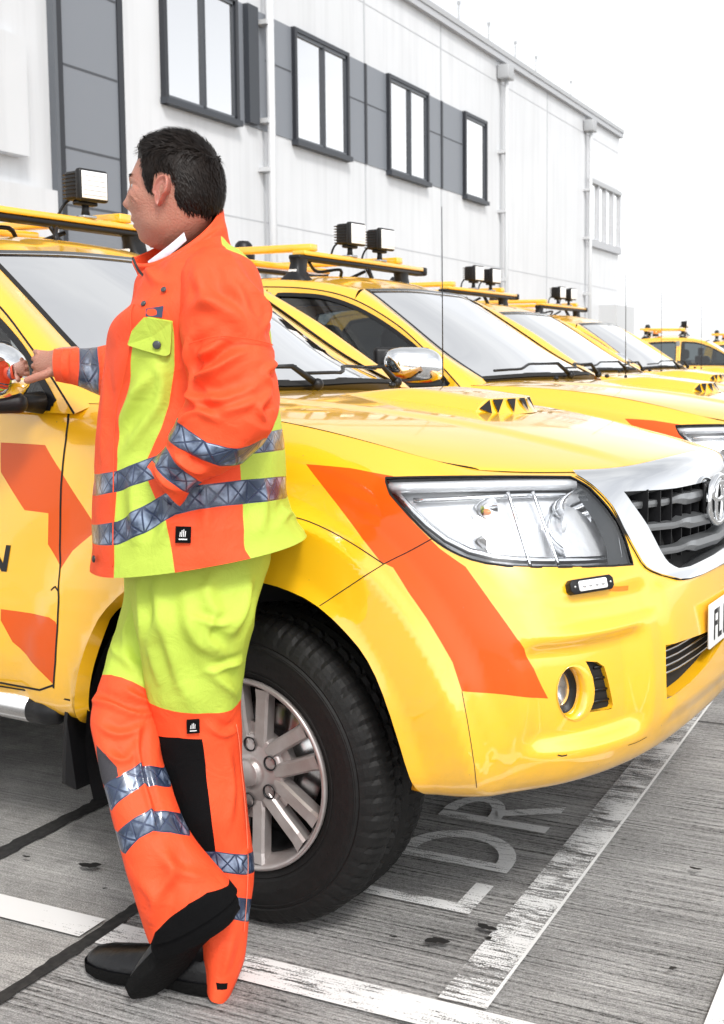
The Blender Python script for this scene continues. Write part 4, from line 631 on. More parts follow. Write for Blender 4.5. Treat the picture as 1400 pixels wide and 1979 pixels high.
def make_wheel(name='wheel', parent=None, loc=(0, 0, 0), side=-1):
    """outer face at y=0 looking to -y (side=-1) or mirrored"""
    w = empty(name, loc); w.parent = parent; sy = 1 if side < 0 else -1
    t = MB(); NA = 216
    prof = [(.226, .035), (.233, .022), (.238, .016), (.246, .013), (.262, .006), (.285, .001), (.305, 0), (.322, .002), (.327, .006), (.331, .004), (.345, .009), (.356, .015), (.366, .022), (.374, .031), (.379, .042), (.3835, .056), (.3845, .07), (.385, .082), (.385, .088), (.385, .098), (.3855, .112), (.3855, .118), (.3858, .132)]
    prof = prof+[(r_, .264-h) for r_, h in prof[-2::-1]]
    V = []
    for i, (r_, h) in enumerate(prof):
        hh = min(h, .264-h)
        for j in range(NA):
            a = 2*math.pi*j/NA; rr = r_; k = j % 4
            if r_ > .362:                                     # shoulder lugs and sipes
                if hh < .082: rr -= .0045*(k == 0)*(1 if hh > .02 else .5)+.0015*(k == 2)*(hh > .03)
                elif hh < .118: rr -= .007*((j+2) % 4 == 0)
                if abs(hh-.085) < .004 or abs(hh-.115) < .004: rr -= .008
            elif .335 < r_ < .362: rr -= .0; h2 = .0022*(k == 0)
            y = h+(.0018*(k == 0) if .335 < r_ < .368 and h < .1 else 0)
            V.append((rr*math.cos(a), sy*y, rr*math.sin(a)))
    t.grid(np.array(V).reshape(len(prof), NA, 3), M_blkr, wrap=True, smooth=False)
    ty = t.build('tyre', w)
    # raised rings and lettering on the sidewall
    e = MB()
    for rr in (.252, .318): e.lathe([(rr-.0015, sy*.0075 if rr < .3 else sy*.0015), (rr, sy*(-.0005 if rr > .3 else .006)), (rr+.0015, sy*.0075 if rr < .3 else sy*.0015)], M_blkr, n=96)
    for k in range(30):                                        # small raised tread-wear triangles and bars
        if k % 5 in (0, 3): continue
        a = 2*math.pi*(k+.3)/30; c = (.286*math.cos(a), sy*-.001, .286*math.sin(a))
        p = [(.286+.010*math.cos(q+a))*1 for q in (0, 2.1, 4.2)]
        e.prism([((.286+.009*math.cos(q))*math.cos(a+.035*math.sin(q)), sy*.0035, (.286+.009*math.cos(q))*math.sin(a+.035*math.sin(q))) for q in ((0, 2.1, 4.2) if k % 2 else (.8, 2.3, 3.9, 5.4))], (0, -sy*.0032, 0), M_blkr)
    e.build('sidewall_marks', ty)
    r = MB()
    r.lathe([(.190, sy*.19), (.205, sy*.13), (.205, sy*.06)], M_dark, n=64)
    r.lathe([(.205, sy*.06), (.212, sy*.03), (.221, sy*.016), (.2245, sy*.006), (.229, sy*.003), (.2345, sy*.004), (.2365, sy*.009), (.234, sy*.018)], M_alloy, n=96)
    r.lathe([(.0, sy*.012), (.030, sy*.012), (.033, sy*.015), (.034, sy*.024), (.046, sy*.026), (.090, sy*.030), (.095, sy*.036), (.096, sy*.075)], M_alloy, n=60)
    for k in range(6):
        a0 = R(27+60*k)
        for sgn in (-1, 1):
            # bar from the hub plate to the rim; chamfered sides
            secs = []
            for q, (rr, off, wd, y0) in enumerate([(.052, .016, .022, .030), (.09, .0265, .0185, .026), (.14, .032, .0180, .020), (.19, .0365, .0185, .015), (.2155, .040, .0215, .010)]):
                ax = (math.cos(a0), math.sin(a0)); pe = (-math.sin(a0), math.cos(a0)); ring = []
                for dw, dy in ((-1, .032), (-1, .006), (-.72, 0), (.72, 0), (1, .006), (1, .032)):
                    o_ = sgn*off+dw*wd; ring.append((ax[0]*rr+pe[0]*o_, sy*(y0+dy), ax[1]*rr+pe[1]*o_))
                secs.append(ring)
            r.grid(np.array(secs), M_alloy, wrap=True, smooth=False)
        # recessed web and nut pocket between the two bars
        ax = np.array([math.cos(a0), 0, math.sin(a0)]); pe = np.array([-math.sin(a0), 0, math.cos(a0)])
        q = [ax*.05-pe*.03, ax*.12-pe*.03, ax*.12+pe*.03, ax*.05+pe*.03]
        r.prism([tuple(p+np.array([0, sy*.042, 0])) for p in q], (0, sy*.02, 0), M_alloy)
    r.build('rim', w)
    for k in range(6):
        nn = MB(); a0 = R(27+60*k); c = (.0705*math.cos(a0), .0705*math.sin(a0))
        nn.lathe([(.0185, sy*.0235), (.0165, sy*.0225), (.0150, sy*.0245), (.0150, sy*.055)], M_blk, n=20, c=(c[0], 0, c[1]))
        nn.lathe([(.0, sy*.030), (.0085, sy*.030), (.0105, sy*.034), (.0105, sy*.055)], M_blk, n=6, c=(c[0], 0, c[1]))
        nn.build('wheel_nut', w)
    b = MB(); b.lathe([(0, sy*.105), (.155, sy*.105), (.157, sy*.11), (.155, sy*.135), (0, sy*.135)], M_steel, n=60); b.lathe([(0, sy*.15), (.20, sy*.16), (.204, sy*.05)], M_dark, n=48)
    b.box((-.17, min(sy*.09, sy*.15), -.07), (-.09, max(sy*.09, sy*.15), .08), M_dsat, bev=.01)
    b.build('brake_disc', w)
    return w

def side_z(P): return P
def make_truck(lamps=(-.07, .24)):
    T = empty('pickup_truck')
    Fq = {k: [tuple(p) for p in v] for k, v in FEAT.items()}
    # ---- sheet metal of the sides and the front, cut along its openings and the orange bands
    regs = []
    def both(name, poly): regs.append((name, poly)); regs.append((name+'_far', mir(poly)))
    both('front_door', Fq['door1']); both('rear_door', Fq['door2'])
    both('stripe', Fq['stripe'])
    # door bands: split into the part on the door and the part on the wing
    both('stripe_m', Fq['stripe_mid']); both('stripe_l', Fq['stripe_low'])
    both('arch', Fq['arch']); both('arch_rear', Fq['arch_rear'])
    both('headlight', Fq['headlight']); both('bezel', Fq['bezel_cut'])
    go = Fq['grille_out']; gi = Fq['grille_in']; it = Fq['intake']
    regs.append(('grille_out', go+mir(go[:-2])[::-1][:])) if False else None
    def sym(poly_half):       # half polygons that start and end on the centre line
        core = [p for p in poly_half if abs(p[0]-.5) > 1e-6]; return core
    gcore = [p for p in go if p[0] < .4999]; regs.append(('grille_out', gcore+[(.5, gcore[-1][1]-.004)]+mir(gcore)[::-1]))
    k = gi.index(min(gi, key=lambda p: p[0])); gic = [p for p in gi if p[0] < .4999]; regs.append(('grille_in', [(.5, gi[0][1]+.004)]+gic+[(.5, gic[-1][1])]+mir(gic)[::-1]))
    itc = [p for p in it if p[0] < .4999]; regs.append(('intake', [(.5, it[0][1])]+itc+[(.5, it[-1][1])]+mir(itc)[::-1]))
    both('fog_hole', Fq['fog_hole']); both('vent', Fq['vent'])
    us = np.concatenate([np.linspace(0, .22, 56)[:-1], np.linspace(.22, .78, 211), np.linspace(.78, 1, 56)[1:]]); vs = np.linspace(0, 1, 71)
    uv, G = cut_patch(us, vs, regs)
    g = lambda *n: sum((G.get(x, []) for x in n), [])
    def isdoor(f, poly):
        c = uv[f].mean(0); return in_poly(c[0], c[1], poly)
    d1, d1f, d2, d2f = Fq['door1'], mir(Fq['door1']), Fq['door2'], mir(Fq['door2'])
    mid = g('stripe_m', 'stripe_m_far', 'stripe_l', 'stripe_l_far')
    on1 = [f for f in mid if isdoor(f, d1)]; on1f = [f for f in mid if isdoor(f, d1f)]; onb = [f for f in mid if not isdoor(f, d1) and not isdoor(f, d1f)]
    body = patch_obj('body', WALL, uv, [(g(''), M_yel), (g('stripe', 'stripe_far')+onb, M_org)], T)
    dr = patch_obj('door', WALL, uv, [(g('front_door'), M_yel), (on1, M_org)], T)
    drf = patch_obj('door', WALL, uv, [(g('front_door_far'), M_yel), (on1f, M_org)], T)
    dr2 = patch_obj('door', WALL, uv, [(g('rear_door'), M_yel)], T); dr2f = patch_obj('door', WALL, uv, [(g('rear_door_far'), M_yel)], T)
    # shut lines, shadow of the flare crease drawn as a dark line, wheel arch lips, inner walls of the openings
    e = MB()
    for flip_, m_ in ((0, lambda p: p), (1, mir)):
        for nm, wd in (('seam_bumper', .0022), ('crease_shadow', .0025), ('seam_flare', .0015), ('sill_line', .005)): ribbon(e, WALL, m_(Fq[nm]), wd, M_gap)
        ribbon(e, WALL, m_(Fq['door_front_edge']), .0065, M_gap)
        for q in ('door1', 'door2'): ribbon(e, WALL, m_(Fq[q][1:-1]), .006, M_gap)
        ribbon(e, WALL, m_([p for p in Fq['cab_bed']]), .016, M_gap)
        hl = Fq['headlight']; ribbon(e, WALL, m_(hl+hl[:2]), .0048, M_gap, n=2)
        ribbon(e, WALL, m_([(u, v) for u, v in Fq['grille_out'] if u < .4999][1:]), .004, M_gap, off=.001)
        rim_strip(e, WALL, m_(Fq['headlight']), .05, M_blk); rim_strip(e, WALL, m_(Fq['arch'][1:-1]), .035, M_yel, closed=False); rim_strip(e, WALL, m_(Fq['arch_rear'][1:-1]), .035, M_yel, closed=False)
        rim_strip(e, WALL, m_(Fq['vent']), .014, M_yel)
    rim_strip(e, WALL, [(.5, it[0][1])]+itc+[(.5, it[-1][1])]+mir(itc)[::-1], .035, M_yel)
    for q, w_ in (('scuff1', .003), ('scuff2', .0015), ('hinge', .005)): ribbon(e, WALL, Fq[q], w_, M_gap, n=2)
    e.build('trim_gap', body)
    ribbon(e, WALL, Fq['scuff1'], .003, M_blk, n=2) if False else None
    lt = MB()
    for q in ('n1', 'n2', 'n3'):
        P_ = offp(WALL, Fq[q], .0015); lt.add(P_, [(0, 1, 2, 3)], M_ink, False)
    lt.build('door_lettering', dr)
    # black rubber lip and plastic liner of the wheel arches
    for cxw in (-.04, -3.10):
        for s in (-1, 1):
            l = MB(); a = np.linspace(.13, math.pi+.30, 40); rows = []
            for y in (-.895, -.55): rows.append([(cxw+.505*math.cos(q), s*-y, .365+.5*math.sin(q)) for q in a])
            l.grid(np.array(rows), M_blk); rows = [[(cxw+r_*math.cos(q), s*.55, .365+r_*math.sin(q)) for q in a] for r_ in (.50, .0)]; l.grid(np.array(rows), M_dark)
            l.build('wheel_arch_liner', T)
    for x, s in ((-.575, -1), (-.575, 1), (-3.63, -1), (-3.63, 1)):
        f = MB(); f.prism([(x, s*.895, .60), (x-.035, s*.895, .42), (x-.05, s*.895, .245), (x-.03, s*.875, .225), (x-.03, s*.68, .225), (x-.03, s*.655, .42), (x, s*.655, .60)] , (-.012, 0, 0), M_blk); f.build('mud_flap', T)
    # ---- bonnet
    bu = np.linspace(0, 1, 91); bv = np.linspace(0, 1, 71); buv, BG = cut_patch(bu, bv, [])
    bon = patch_obj('bonnet', BONNET, buv, [(BG[''], M_yel)], T, flip=True)
    # its underside lip keeps the shut line dark
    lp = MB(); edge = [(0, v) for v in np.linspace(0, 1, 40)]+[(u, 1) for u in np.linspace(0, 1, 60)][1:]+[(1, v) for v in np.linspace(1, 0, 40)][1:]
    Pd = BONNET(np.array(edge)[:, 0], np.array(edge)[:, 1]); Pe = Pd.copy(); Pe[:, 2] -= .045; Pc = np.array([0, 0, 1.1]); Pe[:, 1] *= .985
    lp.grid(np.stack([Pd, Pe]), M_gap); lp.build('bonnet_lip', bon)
    # intake scoop on the bonnet
    sc = MB(); xs = np.linspace(-.34, .285, 18); rows = []
    for x in xs:
        t_ = (x-xs[0])/(xs[-1]-xs[0]); hw = .17+.035*t_; h = .048*sstep(0, .62, np.array([t_]))[0]; row = []
        for q in np.linspace(-1, 1, 21):
            y = q*hw; zc = 1.3 if x < -.2 else 1.3
            base = np.interp(x, [-.5, -.22, .12, .36], [1.284, 1.271, 1.244, 1.216])
            pr = 1-sstep(.72, 1.0, np.array([abs(q)]))[0]; row.append((x-(.05*q*q if t_ > .5 else 0)*t_, y-.03 if False else y, base-.008+h*pr))
        rows.append(row)
    sc.grid(np.array(rows), M_yel)
    fr_ = np.array(rows[-1]); bot = fr_.copy(); bot[:, 0] += .040*(1-.5*(bot[:, 1]/.21)**2); bot[:, 2] = 1.220-.10*bot[:, 1]**2; bot[:, 1] *= .93
    mid_ = (fr_+bot)/2; mid_[:, 0] -= .004
    sc.grid(np.stack([fr_, mid_, bot]), M_yel); sco = sc.build('bonnet_scoop', bon)
    fn = MB()
    for y0, y1, ya in ((-.178, -.142, -.165), (-.130, -.085, -.145), (-.068, -.020, -.075), (.0, .046, -.005), (.068, .105, .066)):      # black patches paint the shade inside the fan of slots
        i0, i1 = np.interp([y0, y1], fr_[:, 1], np.arange(21)); k0 = int(round(ya/.0195+10)); k0 = min(max(k0, 1), 19)
        pt = lambda A, i: np.array([np.interp(i, np.arange(21), A[:, c]) for c in range(3)])
        a, b, c = pt(fr_, i0)*.92+pt(bot, i0)*.08, pt(fr_, i1)*.92+pt(bot, i1)*.08, pt(fr_, k0)*.10+pt(bot, k0)*.90
        n_ = np.array([.0035, 0, .0018]); m1 = (a+c)/2; m2 = (b+c)/2; fn.add([a+n_, b+n_, m2+n_*1.6-np.array([.002, 0, 0]), c+n_, m1+n_*1.6-np.array([.002, 0, 0])], [(0, 4, 3, 2, 1)], M_gap, False)
    fn.build('scoop_slot_shade', sco)
    # ---- cab: door frames with window openings, pillars, roof
    dcur = catmull([(-.585, 1.235), (-.69, 1.325), (-.81, 1.418), (-.985, 1.536), (-1.235, 1.652), (-1.48, 1.708), (-1.79, 1.728), (-2.2, 1.722), (-2.50, 1.695), (-2.60, 1.655), (-2.65, 1.50), (-2.70, 1.235)], 6)
    w1 = catmull([(-.665, 1.262), (-.745, 1.335), (-.864, 1.429), (-1.045, 1.535), (-1.229, 1.617), (-1.41, 1.668), (-1.574, 1.684), (-1.69, 1.688)], 5)
    w1 = [tuple(p) for p in w1]+[(-1.705, 1.262)]; w2 = [(-1.80, 1.262), (-1.795, 1.688), (-2.0, 1.686), (-2.25, 1.676), (-2.40, 1.655), (-2.44, 1.60), (-2.50, 1.262)]
    cabS = lambda s: Surf2(s)
    class Surf2:
        def __init__(s, side): s.side = side
        def __call__(s, u, v):
            u = np.atleast_1d(u); v = np.atleast_1d(v); y = tumble(v)-.010*np.sin(np.clip((v-1.2)/.5, 0, 1)*math.pi)+.02*np.clip((-u-1.9)/.9, 0, 1)**2
            return np.stack([u, y*(-s.side), v], 1)
    for side in (-1, 1):
        S2 = Surf2(side); us2 = np.linspace(-2.75, -.55, 50); vs2 = np.linspace(1.225, 1.75, 16)
        uv2, G2 = cut_patch(us2, vs2, [('frame', [tuple(p) for p in dcur]), ('w1', w1), ('w2', w2)])
        cf = patch_obj('door_frame', S2, uv2, [(G2['frame'], M_yel)], T, flip=side > 0)
        for nm in ('w1', 'w2'): patch_obj('side_window', S2, uv2, [(G2[nm], M_sglass)], T, flip=side > 0, off=-.012)
        q = MB()
        for w_ in (w1, w2):
            ww = [tuple(p) for p in w_]; rim_strip(q, S2, ww, .03, M_blk, flip=side > 0); ribbon(q, S2, ww+ww[:1], .020, M_blk, off=.0015, flip=side > 0, n=3)
        ribbon(q, S2, [tuple(p) for p in dcur[:-4]], .006, M_gap, flip=side > 0, n=2)
        ribbon(q, S2, [(-1.752, 1.235), (-1.752, 1.715)], .007, M_gap, flip=side > 0)
        ribbon(q, S2, [(-.67, 1.250), (-2.66, 1.250)], .022, M_blk, off=.004, flip=side > 0)
        q.build('window_seal', cf)
    D3 = lambda side: [((p[0]), (tumble(p[1])-.010*math.sin(min(max((p[1]-1.2)/.5, 0), 1)*math.pi))*-side, p[1]) for p in dcur]
    Gb = [(-.545, -.715, 1.268), (-.56, -.712, 1.284), (-.77, -.668, 1.394), (-1.01, -.625, 1.553), (-1.18, -.595, 1.664), (-1.26, -.580, 1.710)]
    Groof = [(-1.26, -.580, 1.710), (-1.48, -.572, 1.748), (-1.79, -.572, 1.768), (-2.2, -.57, 1.765), (-2.5, -.56, 1.742), (-2.60, -.55, 1.715), (-2.655, -.55, 1.68)]
    roof = MB()
    dN = [(p[0], (tumble(p[1])-.010*math.sin(min(max((p[1]-1.2)/.5, 0), 1)*math.pi)), p[1]) for p in dcur]
    dp = dN[:25]; dr_ = dN[24:54]         # pillar part, roof rail part
    for side in (-1, 1):
        f3 = lambda L: [(p[0], p[1]*-side, p[2]) for p in L]
        A_ = resample(catmull(f3(dp), 2), 24); B_ = resample(catmull(f3(Gb), 6), 24); Mi = (A_+B_)/2; Mi[:, 1] += side*.012; Mi[:, 2] += .010; Mi[:, 0] += .012
        P = np.array([A_, Mi, B_]); P = np.array([catmull(P[:, j], 5) for j in range(24)]).transpose(1, 0, 2); roof.grid(P if side > 0 else P[::-1], M_yel)
        A_ = resample(f3(dr_), 30); B_ = resample(catmull(f3(Groof), 6), 30); Mi = (A_+B_)/2; Mi[:, 1] += side*.012; Mi[:, 2] += .016
        P = np.array([A_, Mi, B_]); P = np.array([catmull(P[:, j], 5) for j in range(30)]).transpose(1, 0, 2); roof.grid(P if side > 0 else P[::-1], M_yel)
    gr = resample(catmull(Groof, 6), 30); rows = []
    for fy in np.linspace(-1, 1, 25):
        k_ = 1-fy*fy; row = gr.copy(); row[:, 1] = -fy*gr[:, 1]; row[:, 2] += .036*k_*sstep(-1.24, -1.6, gr[:, 0])+.012*k_; row[:, 0] += .068*k_*(1-sstep(-1.26, -1.9, gr[:, 0])) - .03*k_*sstep(-2.4, -2.65, gr[:, 0])
        for xr in (.0,): row[:, 2] -= .006*np.exp(-((abs(fy)-.45)/.06)**2)*sstep(-1.35, -1.5, gr[:, 0])
        rows.append(row)
    roof.grid(np.array(rows), M_yel); rf = roof.build('roof', T)
    bk = MB(); bk.grid(np.array([[(-2.66-.02*(1-q*q), q*.56, 1.70) for q in np.linspace(-1, 1, 12)], [(-2.72, q*.82, 1.25) for q in np.linspace(-1, 1, 12)], [(-2.74, q*.85, .60) for q in np.linspace(-1, 1, 12)]]), M_yel)
    bk.box((-2.80, -.52, 1.30), (-2.70, .52, 1.62), M_blk, bev=.02); bk.build('cab_back', T)
    # ---- windscreen and rear glass
    ctr = [(-.455, 0, 1.292), (-.72, 0, 1.452), (-.97, 0, 1.602), (-1.19, 0, 1.728)]
    g0 = resample(catmull(Gb[1:], 6), 22); c0 = resample(catmull(ctr, 6), 22); gf = g0*np.array([1, -1, 1]); q1 = (g0+c0)/2; q1[:, 0] += .03; q1[:, 2] += .006; q3 = q1*np.array([1, -1, 1])
    P = np.array([g0, q1, c0, q3, gf]); P = np.array([catmull(P[:, j], 6) for j in range(22)]).transpose(1, 0, 2)
    ws = MB(); ws.grid(P-np.array([.004, 0, .004]), M_glass); wso = ws.build('windscreen', T)
    fr2 = MB(); Pn = P+np.array([.001, 0, .001])
    def lerpedge(a, b, w_): d = b-a; d /= np.linalg.norm(d, axis=1)[:, None]; return np.stack([a, a+d*w_])
    fr2.grid(lerpedge(Pn[0], Pn[6], .018), M_gap); fr2.grid(lerpedge(Pn[-1], Pn[-7], .018), M_gap); fr2.grid(lerpedge(Pn[:, 0], Pn[:, 3], .03), M_gap); fr2.grid(lerpedge(Pn[:, -1], Pn[:, -4], .022), M_bezel)
    fr2.build('windscreen_seal', wso)
    mm = MB(); mm.box((-1.17, -.115, 1.585), (-1.14, .115, 1.655), M_blk, bev=.015); mm.tube([(-1.155, 0, 1.65), (-1.16, 0, 1.70)], .012, M_blk); mm.box((-1.172, -.105, 1.592), (-1.168, .105, 1.648), M_chrome); mm.build('rear_view_mirror', T)
    # scuttle panel and wipers
    cw = MB(); a_ = np.array([BONNET([u], [0])[0] for u in np.linspace(0, 1, 30)]); b_ = np.concatenate([P[:, 0]])
    bb = resample(P[:, 0], 30); cw.grid(np.stack([a_-np.array([0, 0, .012]), (a_+bb)/2-np.array([0, 0, .025]), bb-np.array([0, 0, .004])]), M_blk); cw.build('scuttle', T)
    for y0, y1 in ((-.60, -.02), (.02, .60)):
        wi = MB()
        def wp(y, h): # a point on the glass above its lower edge
            j = np.argmin(abs(P[:, 3, 1]-y)); k_ = int(h); return P[j, k_]
        pts = [wp(y0+(y1-y0)*t, 1+1.6*math.sin(t*1.6)) + np.array([.014, 0, .018]) for t in np.linspace(0, 1, 9)]
        wi.tube(resample(catmull(pts, 3), 16), .0065, M_blk, n=6); j = pts[6]; k_ = wp(y1, 0)+np.array([.03, 0, .004]); wi.tube([k_, (k_+j)/2+np.array([.01, 0, .03]), j], [.012, .009, .006], M_blk, n=6); wi.sphere(k_, .02, M_blk, 10, 6)
        wi.build('wiper', T)
    for y in (-.35, .35): nzl = MB(); nzl.sphere((-.36, y, 1.286), (.014, .012, .010), M_blk, 8, 6); nzl.build('washer_jet', T)
    # ---- cabin
    it_ = MB(); it_.box((-.98, -.70, .95), (-.62, .70, 1.20), M_bezel, bev=.06); it_.box((-2.6, -.72, .45), (-.6, .72, .60), M_dark)
    it_.build('dashboard', T)
    st = MB(); a = np.linspace(0, 2*math.pi, 25); ctrw = np.array([-1.08, -.37, 1.17]); st.tube([ctrw+np.array([-.11*.5*math.sin(q), .185*math.cos(q), .17*math.sin(q)]) for q in a], .015, M_blk, cap=False); st.box(ctrw-np.array([.02, .16, .03]), ctrw+np.array([.02, .16, .03]), M_blk, bev=.02); st.build('steering_wheel', T)
    for x, ys in ((-1.55, (-.37, .37)), (-2.35, (-.38, .38))):
        for y in ys:
            se = MB(); se.box((x-.05, y-.25, .60), (x+.45, y+.25, .78), M_seat, bev=.06, seg=3)
            se.box((x-.15, y-.25, .72), (x+.02, y+.25, 1.34), M_seat, bev=.07, seg=3); se.box((x-.14, y-.12, 1.36), (x-.03, y+.12, 1.55), M_seat, bev=.05, seg=3); se.tube([(x-.09, y-.05, 1.30), (x-.09, y-.05, 1.40)], .008, M_steel); se.tube([(x-.09, y+.05, 1.30), (x-.09, y+.05, 1.40)], .008, M_steel)
            se.build('seat', T)
    hd = MB(); hd.grid(np.array([[(x, y, 1.728-.05*abs(y)) for y in np.linspace(-.6, .6, 5)] for x in (-1.25, -1.7, -2.5)]), M_trim); hd.build('headliner', T)
    for s in (-1, 1):
        sb = MB(); sb.tube([(-1.75, s*.70, 1.62), (-1.70, s*.74, 1.30), (-1.66, s*.76, .75)], .022, M_trim, flat=.15, n=8); sb.box((-1.80, s*.70-.03, .6), (-1.72, s*.70+.03, 1.70), M_trim, bev=.01)
        sb.box((-2.6, min(s*.78, s*.82), .55), (-.65, max(s*.78, s*.82), 1.22), M_trim, bev=.02); sb.build('cabin_trim', T)
    # ---- lamps
    for side in (-1, 1):
        m_ = (lambda p: p) if side < 0 else mir; key = '' if side < 0 else '_far'
        H = G['headlight'+key]+G['bezel'+key]; hl = Fq['headlight']; bz = m_(Fq['headlight_bezel'])
        head = patch_obj('headlight', WALL, uv, [(H, M_reflr)], T, off=-.045)
        lens = patch_obj('lens', WALL, uv, [(H, M_lens)], head, off=-.002)
        inb = G['bezel'+key]
        if inb: patch_obj('bezel', WALL, uv, [(inb, M_bezel)], head, off=-.014)
        x_ = MB(); fl = lambda p: (p[0], p[1]*-side, p[2])
        def bar(line, off, r_, mm_, flat=1.): x_.tube(resample(offp(WALL, m_(line), off), 14), r_, mm_, n=8, flat=flat)
        tip = hl[0]; top = hl[0:9]; bar([(p[0]+.002, p[1]-.032) for p in top], -.016, .013, M_reflr)
        bar([(p[0]+.002, p[1]-.085) for p in top[1:]], -.030, .006, M_chrome)
        bot = [p for p in hl[14:]]; bar([(p[0], p[1]+.03) for p in bot], -.022, .009, M_chrome)
        dv = Fq['divider']
        for sft in (0, .012): bar([(dv[0][0]+sft, dv[0][1]), (dv[3][0]+sft, dv[3][1])], -.014, .0045, M_chrome)
        x_.build('chrome_trim', head)
        rfl = MB(); c1 = fl((.665, -.61, 1.0))
        for (cx_, cy_, cz_), rad, dep in (((.735, -.625, .995), .088, .09), ((.585, -.765, 1.035), .036, .05), ((.60, -.79, .972), .026, .05)):
            if rad > .05:
                prof = [(rad*math.sqrt(q), -dep+dep*q) for q in np.linspace(.02, 1, 14)]
                rfl.lathe([(r_, h) for r_, h in prof], M_refl, n=40, axis='x', c=fl((cx_, cy_, cz_))); rfl.sphere(fl((cx_-.055, cy_, cz_)), (.03, .022, .022), M_lamp, 12, 8)
            else:
                rfl.lathe([(rad*math.sqrt(q), -dep+dep*q) for q in np.linspace(.02, 1, 10)], M_refl, n=28, axis='x', c=fl((cx_, cy_, cz_)))
        rfl.build('reflector', head)
        bl = MB(); bl.sphere(fl((.572, -.765, 1.036)), (.014, .008, .008), M_amber, 10, 8); bl.build('bulb', head)
        # fog lamp
        fc = m_(Fq['fog_c'])[0]; P0 = WALL([fc[0]], [fc[1]])[0]; N0 = surf_normal(WALL, np.array([fc[0]]), np.array([fc[1]]))[0]
        ring = m_(Fq['fog_ring']); hole = m_(Fq['fog_hole']); fm = MB()
        rr_ = np.array(ring+ring[:1]); hh_ = np.array(hole+hole[:1]); A_ = offp(WALL, rr_, .001); B_ = offp(WALL, hh_, .0015); C_ = offp(WALL, hh_, -.030); Mi = (A_+B_)/2+N0*.0030
        fm.grid(np.stack([A_, Mi, B_, C_]), M_yel); fg = fm.build('fog_lamp', T)
        lz = MB(); Cc = C_[:-1].mean(0); sh = lambda k_, d: (C_-Cc)*k_+Cc-N0*d
        lz.grid(np.stack([sh(1.0, 0), sh(.90, .006), sh(.74, .010)]), M_blk)
        lz.grid(np.stack([sh(.74, .010), sh(.52, .025), sh(.2, .034), sh(.01, .035)]), M_dsat); lz.build('fog_reflector', fg)
        lg = MB(); lg.grid(np.stack([sh(.76, .010), sh(.55, .004), sh(.3, .001), sh(.01, .0)]), M_lens); lg.build('lens', fg)
        vt = patch_obj('bumper_vent', WALL, uv, [(G['vent'+key], M_gap)], T, off=-.013)
        vv = m_(Fq['vent']); vb = MB(); ul = min(p[0] for p in vv); uh = max(p[0] for p in vv); vl = min(p[1] for p in vv); vh = max(p[1] for p in vv)
        for q in (.2, .42, .64, .84): vb.tube(offp(WALL, [(ul+(uh-ul)*(.30+.12*q), vl+(vh-vl)*q), (ul+(uh-ul)*(.60), vl+(vh-vl)*q), (uh-(uh-ul)*.28*q, vl+(vh-vl)*(q-.02))], -.010), .003, M_blk, n=6)
        vb.build('slat', vt)
        # small white strobe lamp screwed to the bumper
        mk = m_(Fq['marker_c'])[0]; P0 = WALL([mk[0]], [mk[1]])[0]; N0 = surf_normal(WALL, np.array([mk[0]]), np.array([mk[1]]))[0]; Tz = np.array([0, 0, 1.]); Tu = np.cross(Tz, N0); Tu /= np.linalg.norm(Tu); Tz = np.cross(N0, Tu)
        M3 = np.stack([Tu, Tz, N0], 1); ml = MB()
        def pl(x, y, z): return P0+M3@np.array([x, y, z])
        oct_ = lambda a, b, c, z: [tuple(pl(*p, z)) for p in ((-a, -b+c), (-a+c, -b), (a-c, -b), (a, -b+c), (a, b-c), (a-c, b), (-a+c, b), (-a, b-c))]
        ml.prism(oct_(.063, .0165, .008, -.004), tuple(N0*.020), M_blk, bev=.002); ml.prism(oct_(.041, .0115, .003, .015), tuple(N0*.004), M_lamp, bev=.001)
        for q in range(4): ml.prism(oct_(.0035, .0075, .002, .019), (0, 0, 0.0001), M_refl) if False else ml.sphere(pl(-.027+.018*q, 0, .018), .006, M_lens if False else M_refl, 8, 6)
        for q in (-1, 1): ml.sphere(pl(q*.052, 0, .0165), .0035, M_steel, 8, 6)
        ml.build('strobe_lamp', T)
        sl_ = MB(); ribbon(sl_, WALL, m_(Fq['slot']), .011, M_amber, off=.0012, n=2); sl_.build('bumper_slot', T)
        # wing mirror
        mi_ = MB(); c = np.array([-.735, side*1.045, 1.345]) if side < 0 else np.array([-1.30, .875, 1.345])
        U_ = np.linspace(0, 2*math.pi, 33)[:-1]; rows = []
        for t_, sc_, dx in ((0, .94, -.035), (.15, 1.0, -.015), (.4, .98, .025), (.65, .86, .055), (.85, .62, .076), (1, .02, .084)):
            rows.append([(c[0]+dx-.05*math.cos(q)*side*-1*0, c[1]+side*(.135*sc_*np.sign(math.cos(q))*abs(math.cos(q))**.65+.012*sc_*math.sin(q)), c[2]+.082*sc_*np.sign(math.sin(q))*abs(math.sin(q))**.75) for q in U_])
        # turn the shell so that its back looks forwards and slightly outwards
        rw = np.array(rows); an = side*R(38) if side < 0 else R(84); rel = rw-c; rx = rel[..., 0]*math.cos(an)-rel[..., 1]*math.sin(an); ry = rel[..., 0]*math.sin(an)+rel[..., 1]*math.cos(an); rw = np.stack([rx, ry, rel[..., 2]], -1)+c
        mi_.grid(rw if side < 0 else rw[:, ::-1], M_chrome, wrap=True); mo = mi_.build('wing_mirror', T)
        mb_ = MB(); Rz = Matrix.Rotation(an, 3, 'Z')
        mb_.box(c+np.array([-.055, -.128, -.105]), c+np.array([.050, .128, -.055]), M_blk, bev=.022, rot=Rz, seg=3); mb_.box(c+np.array([-.072, -.130, -.08]), c+np.array([-.030, .130, .080]), M_blk, bev=.018, rot=Rz, seg=3)
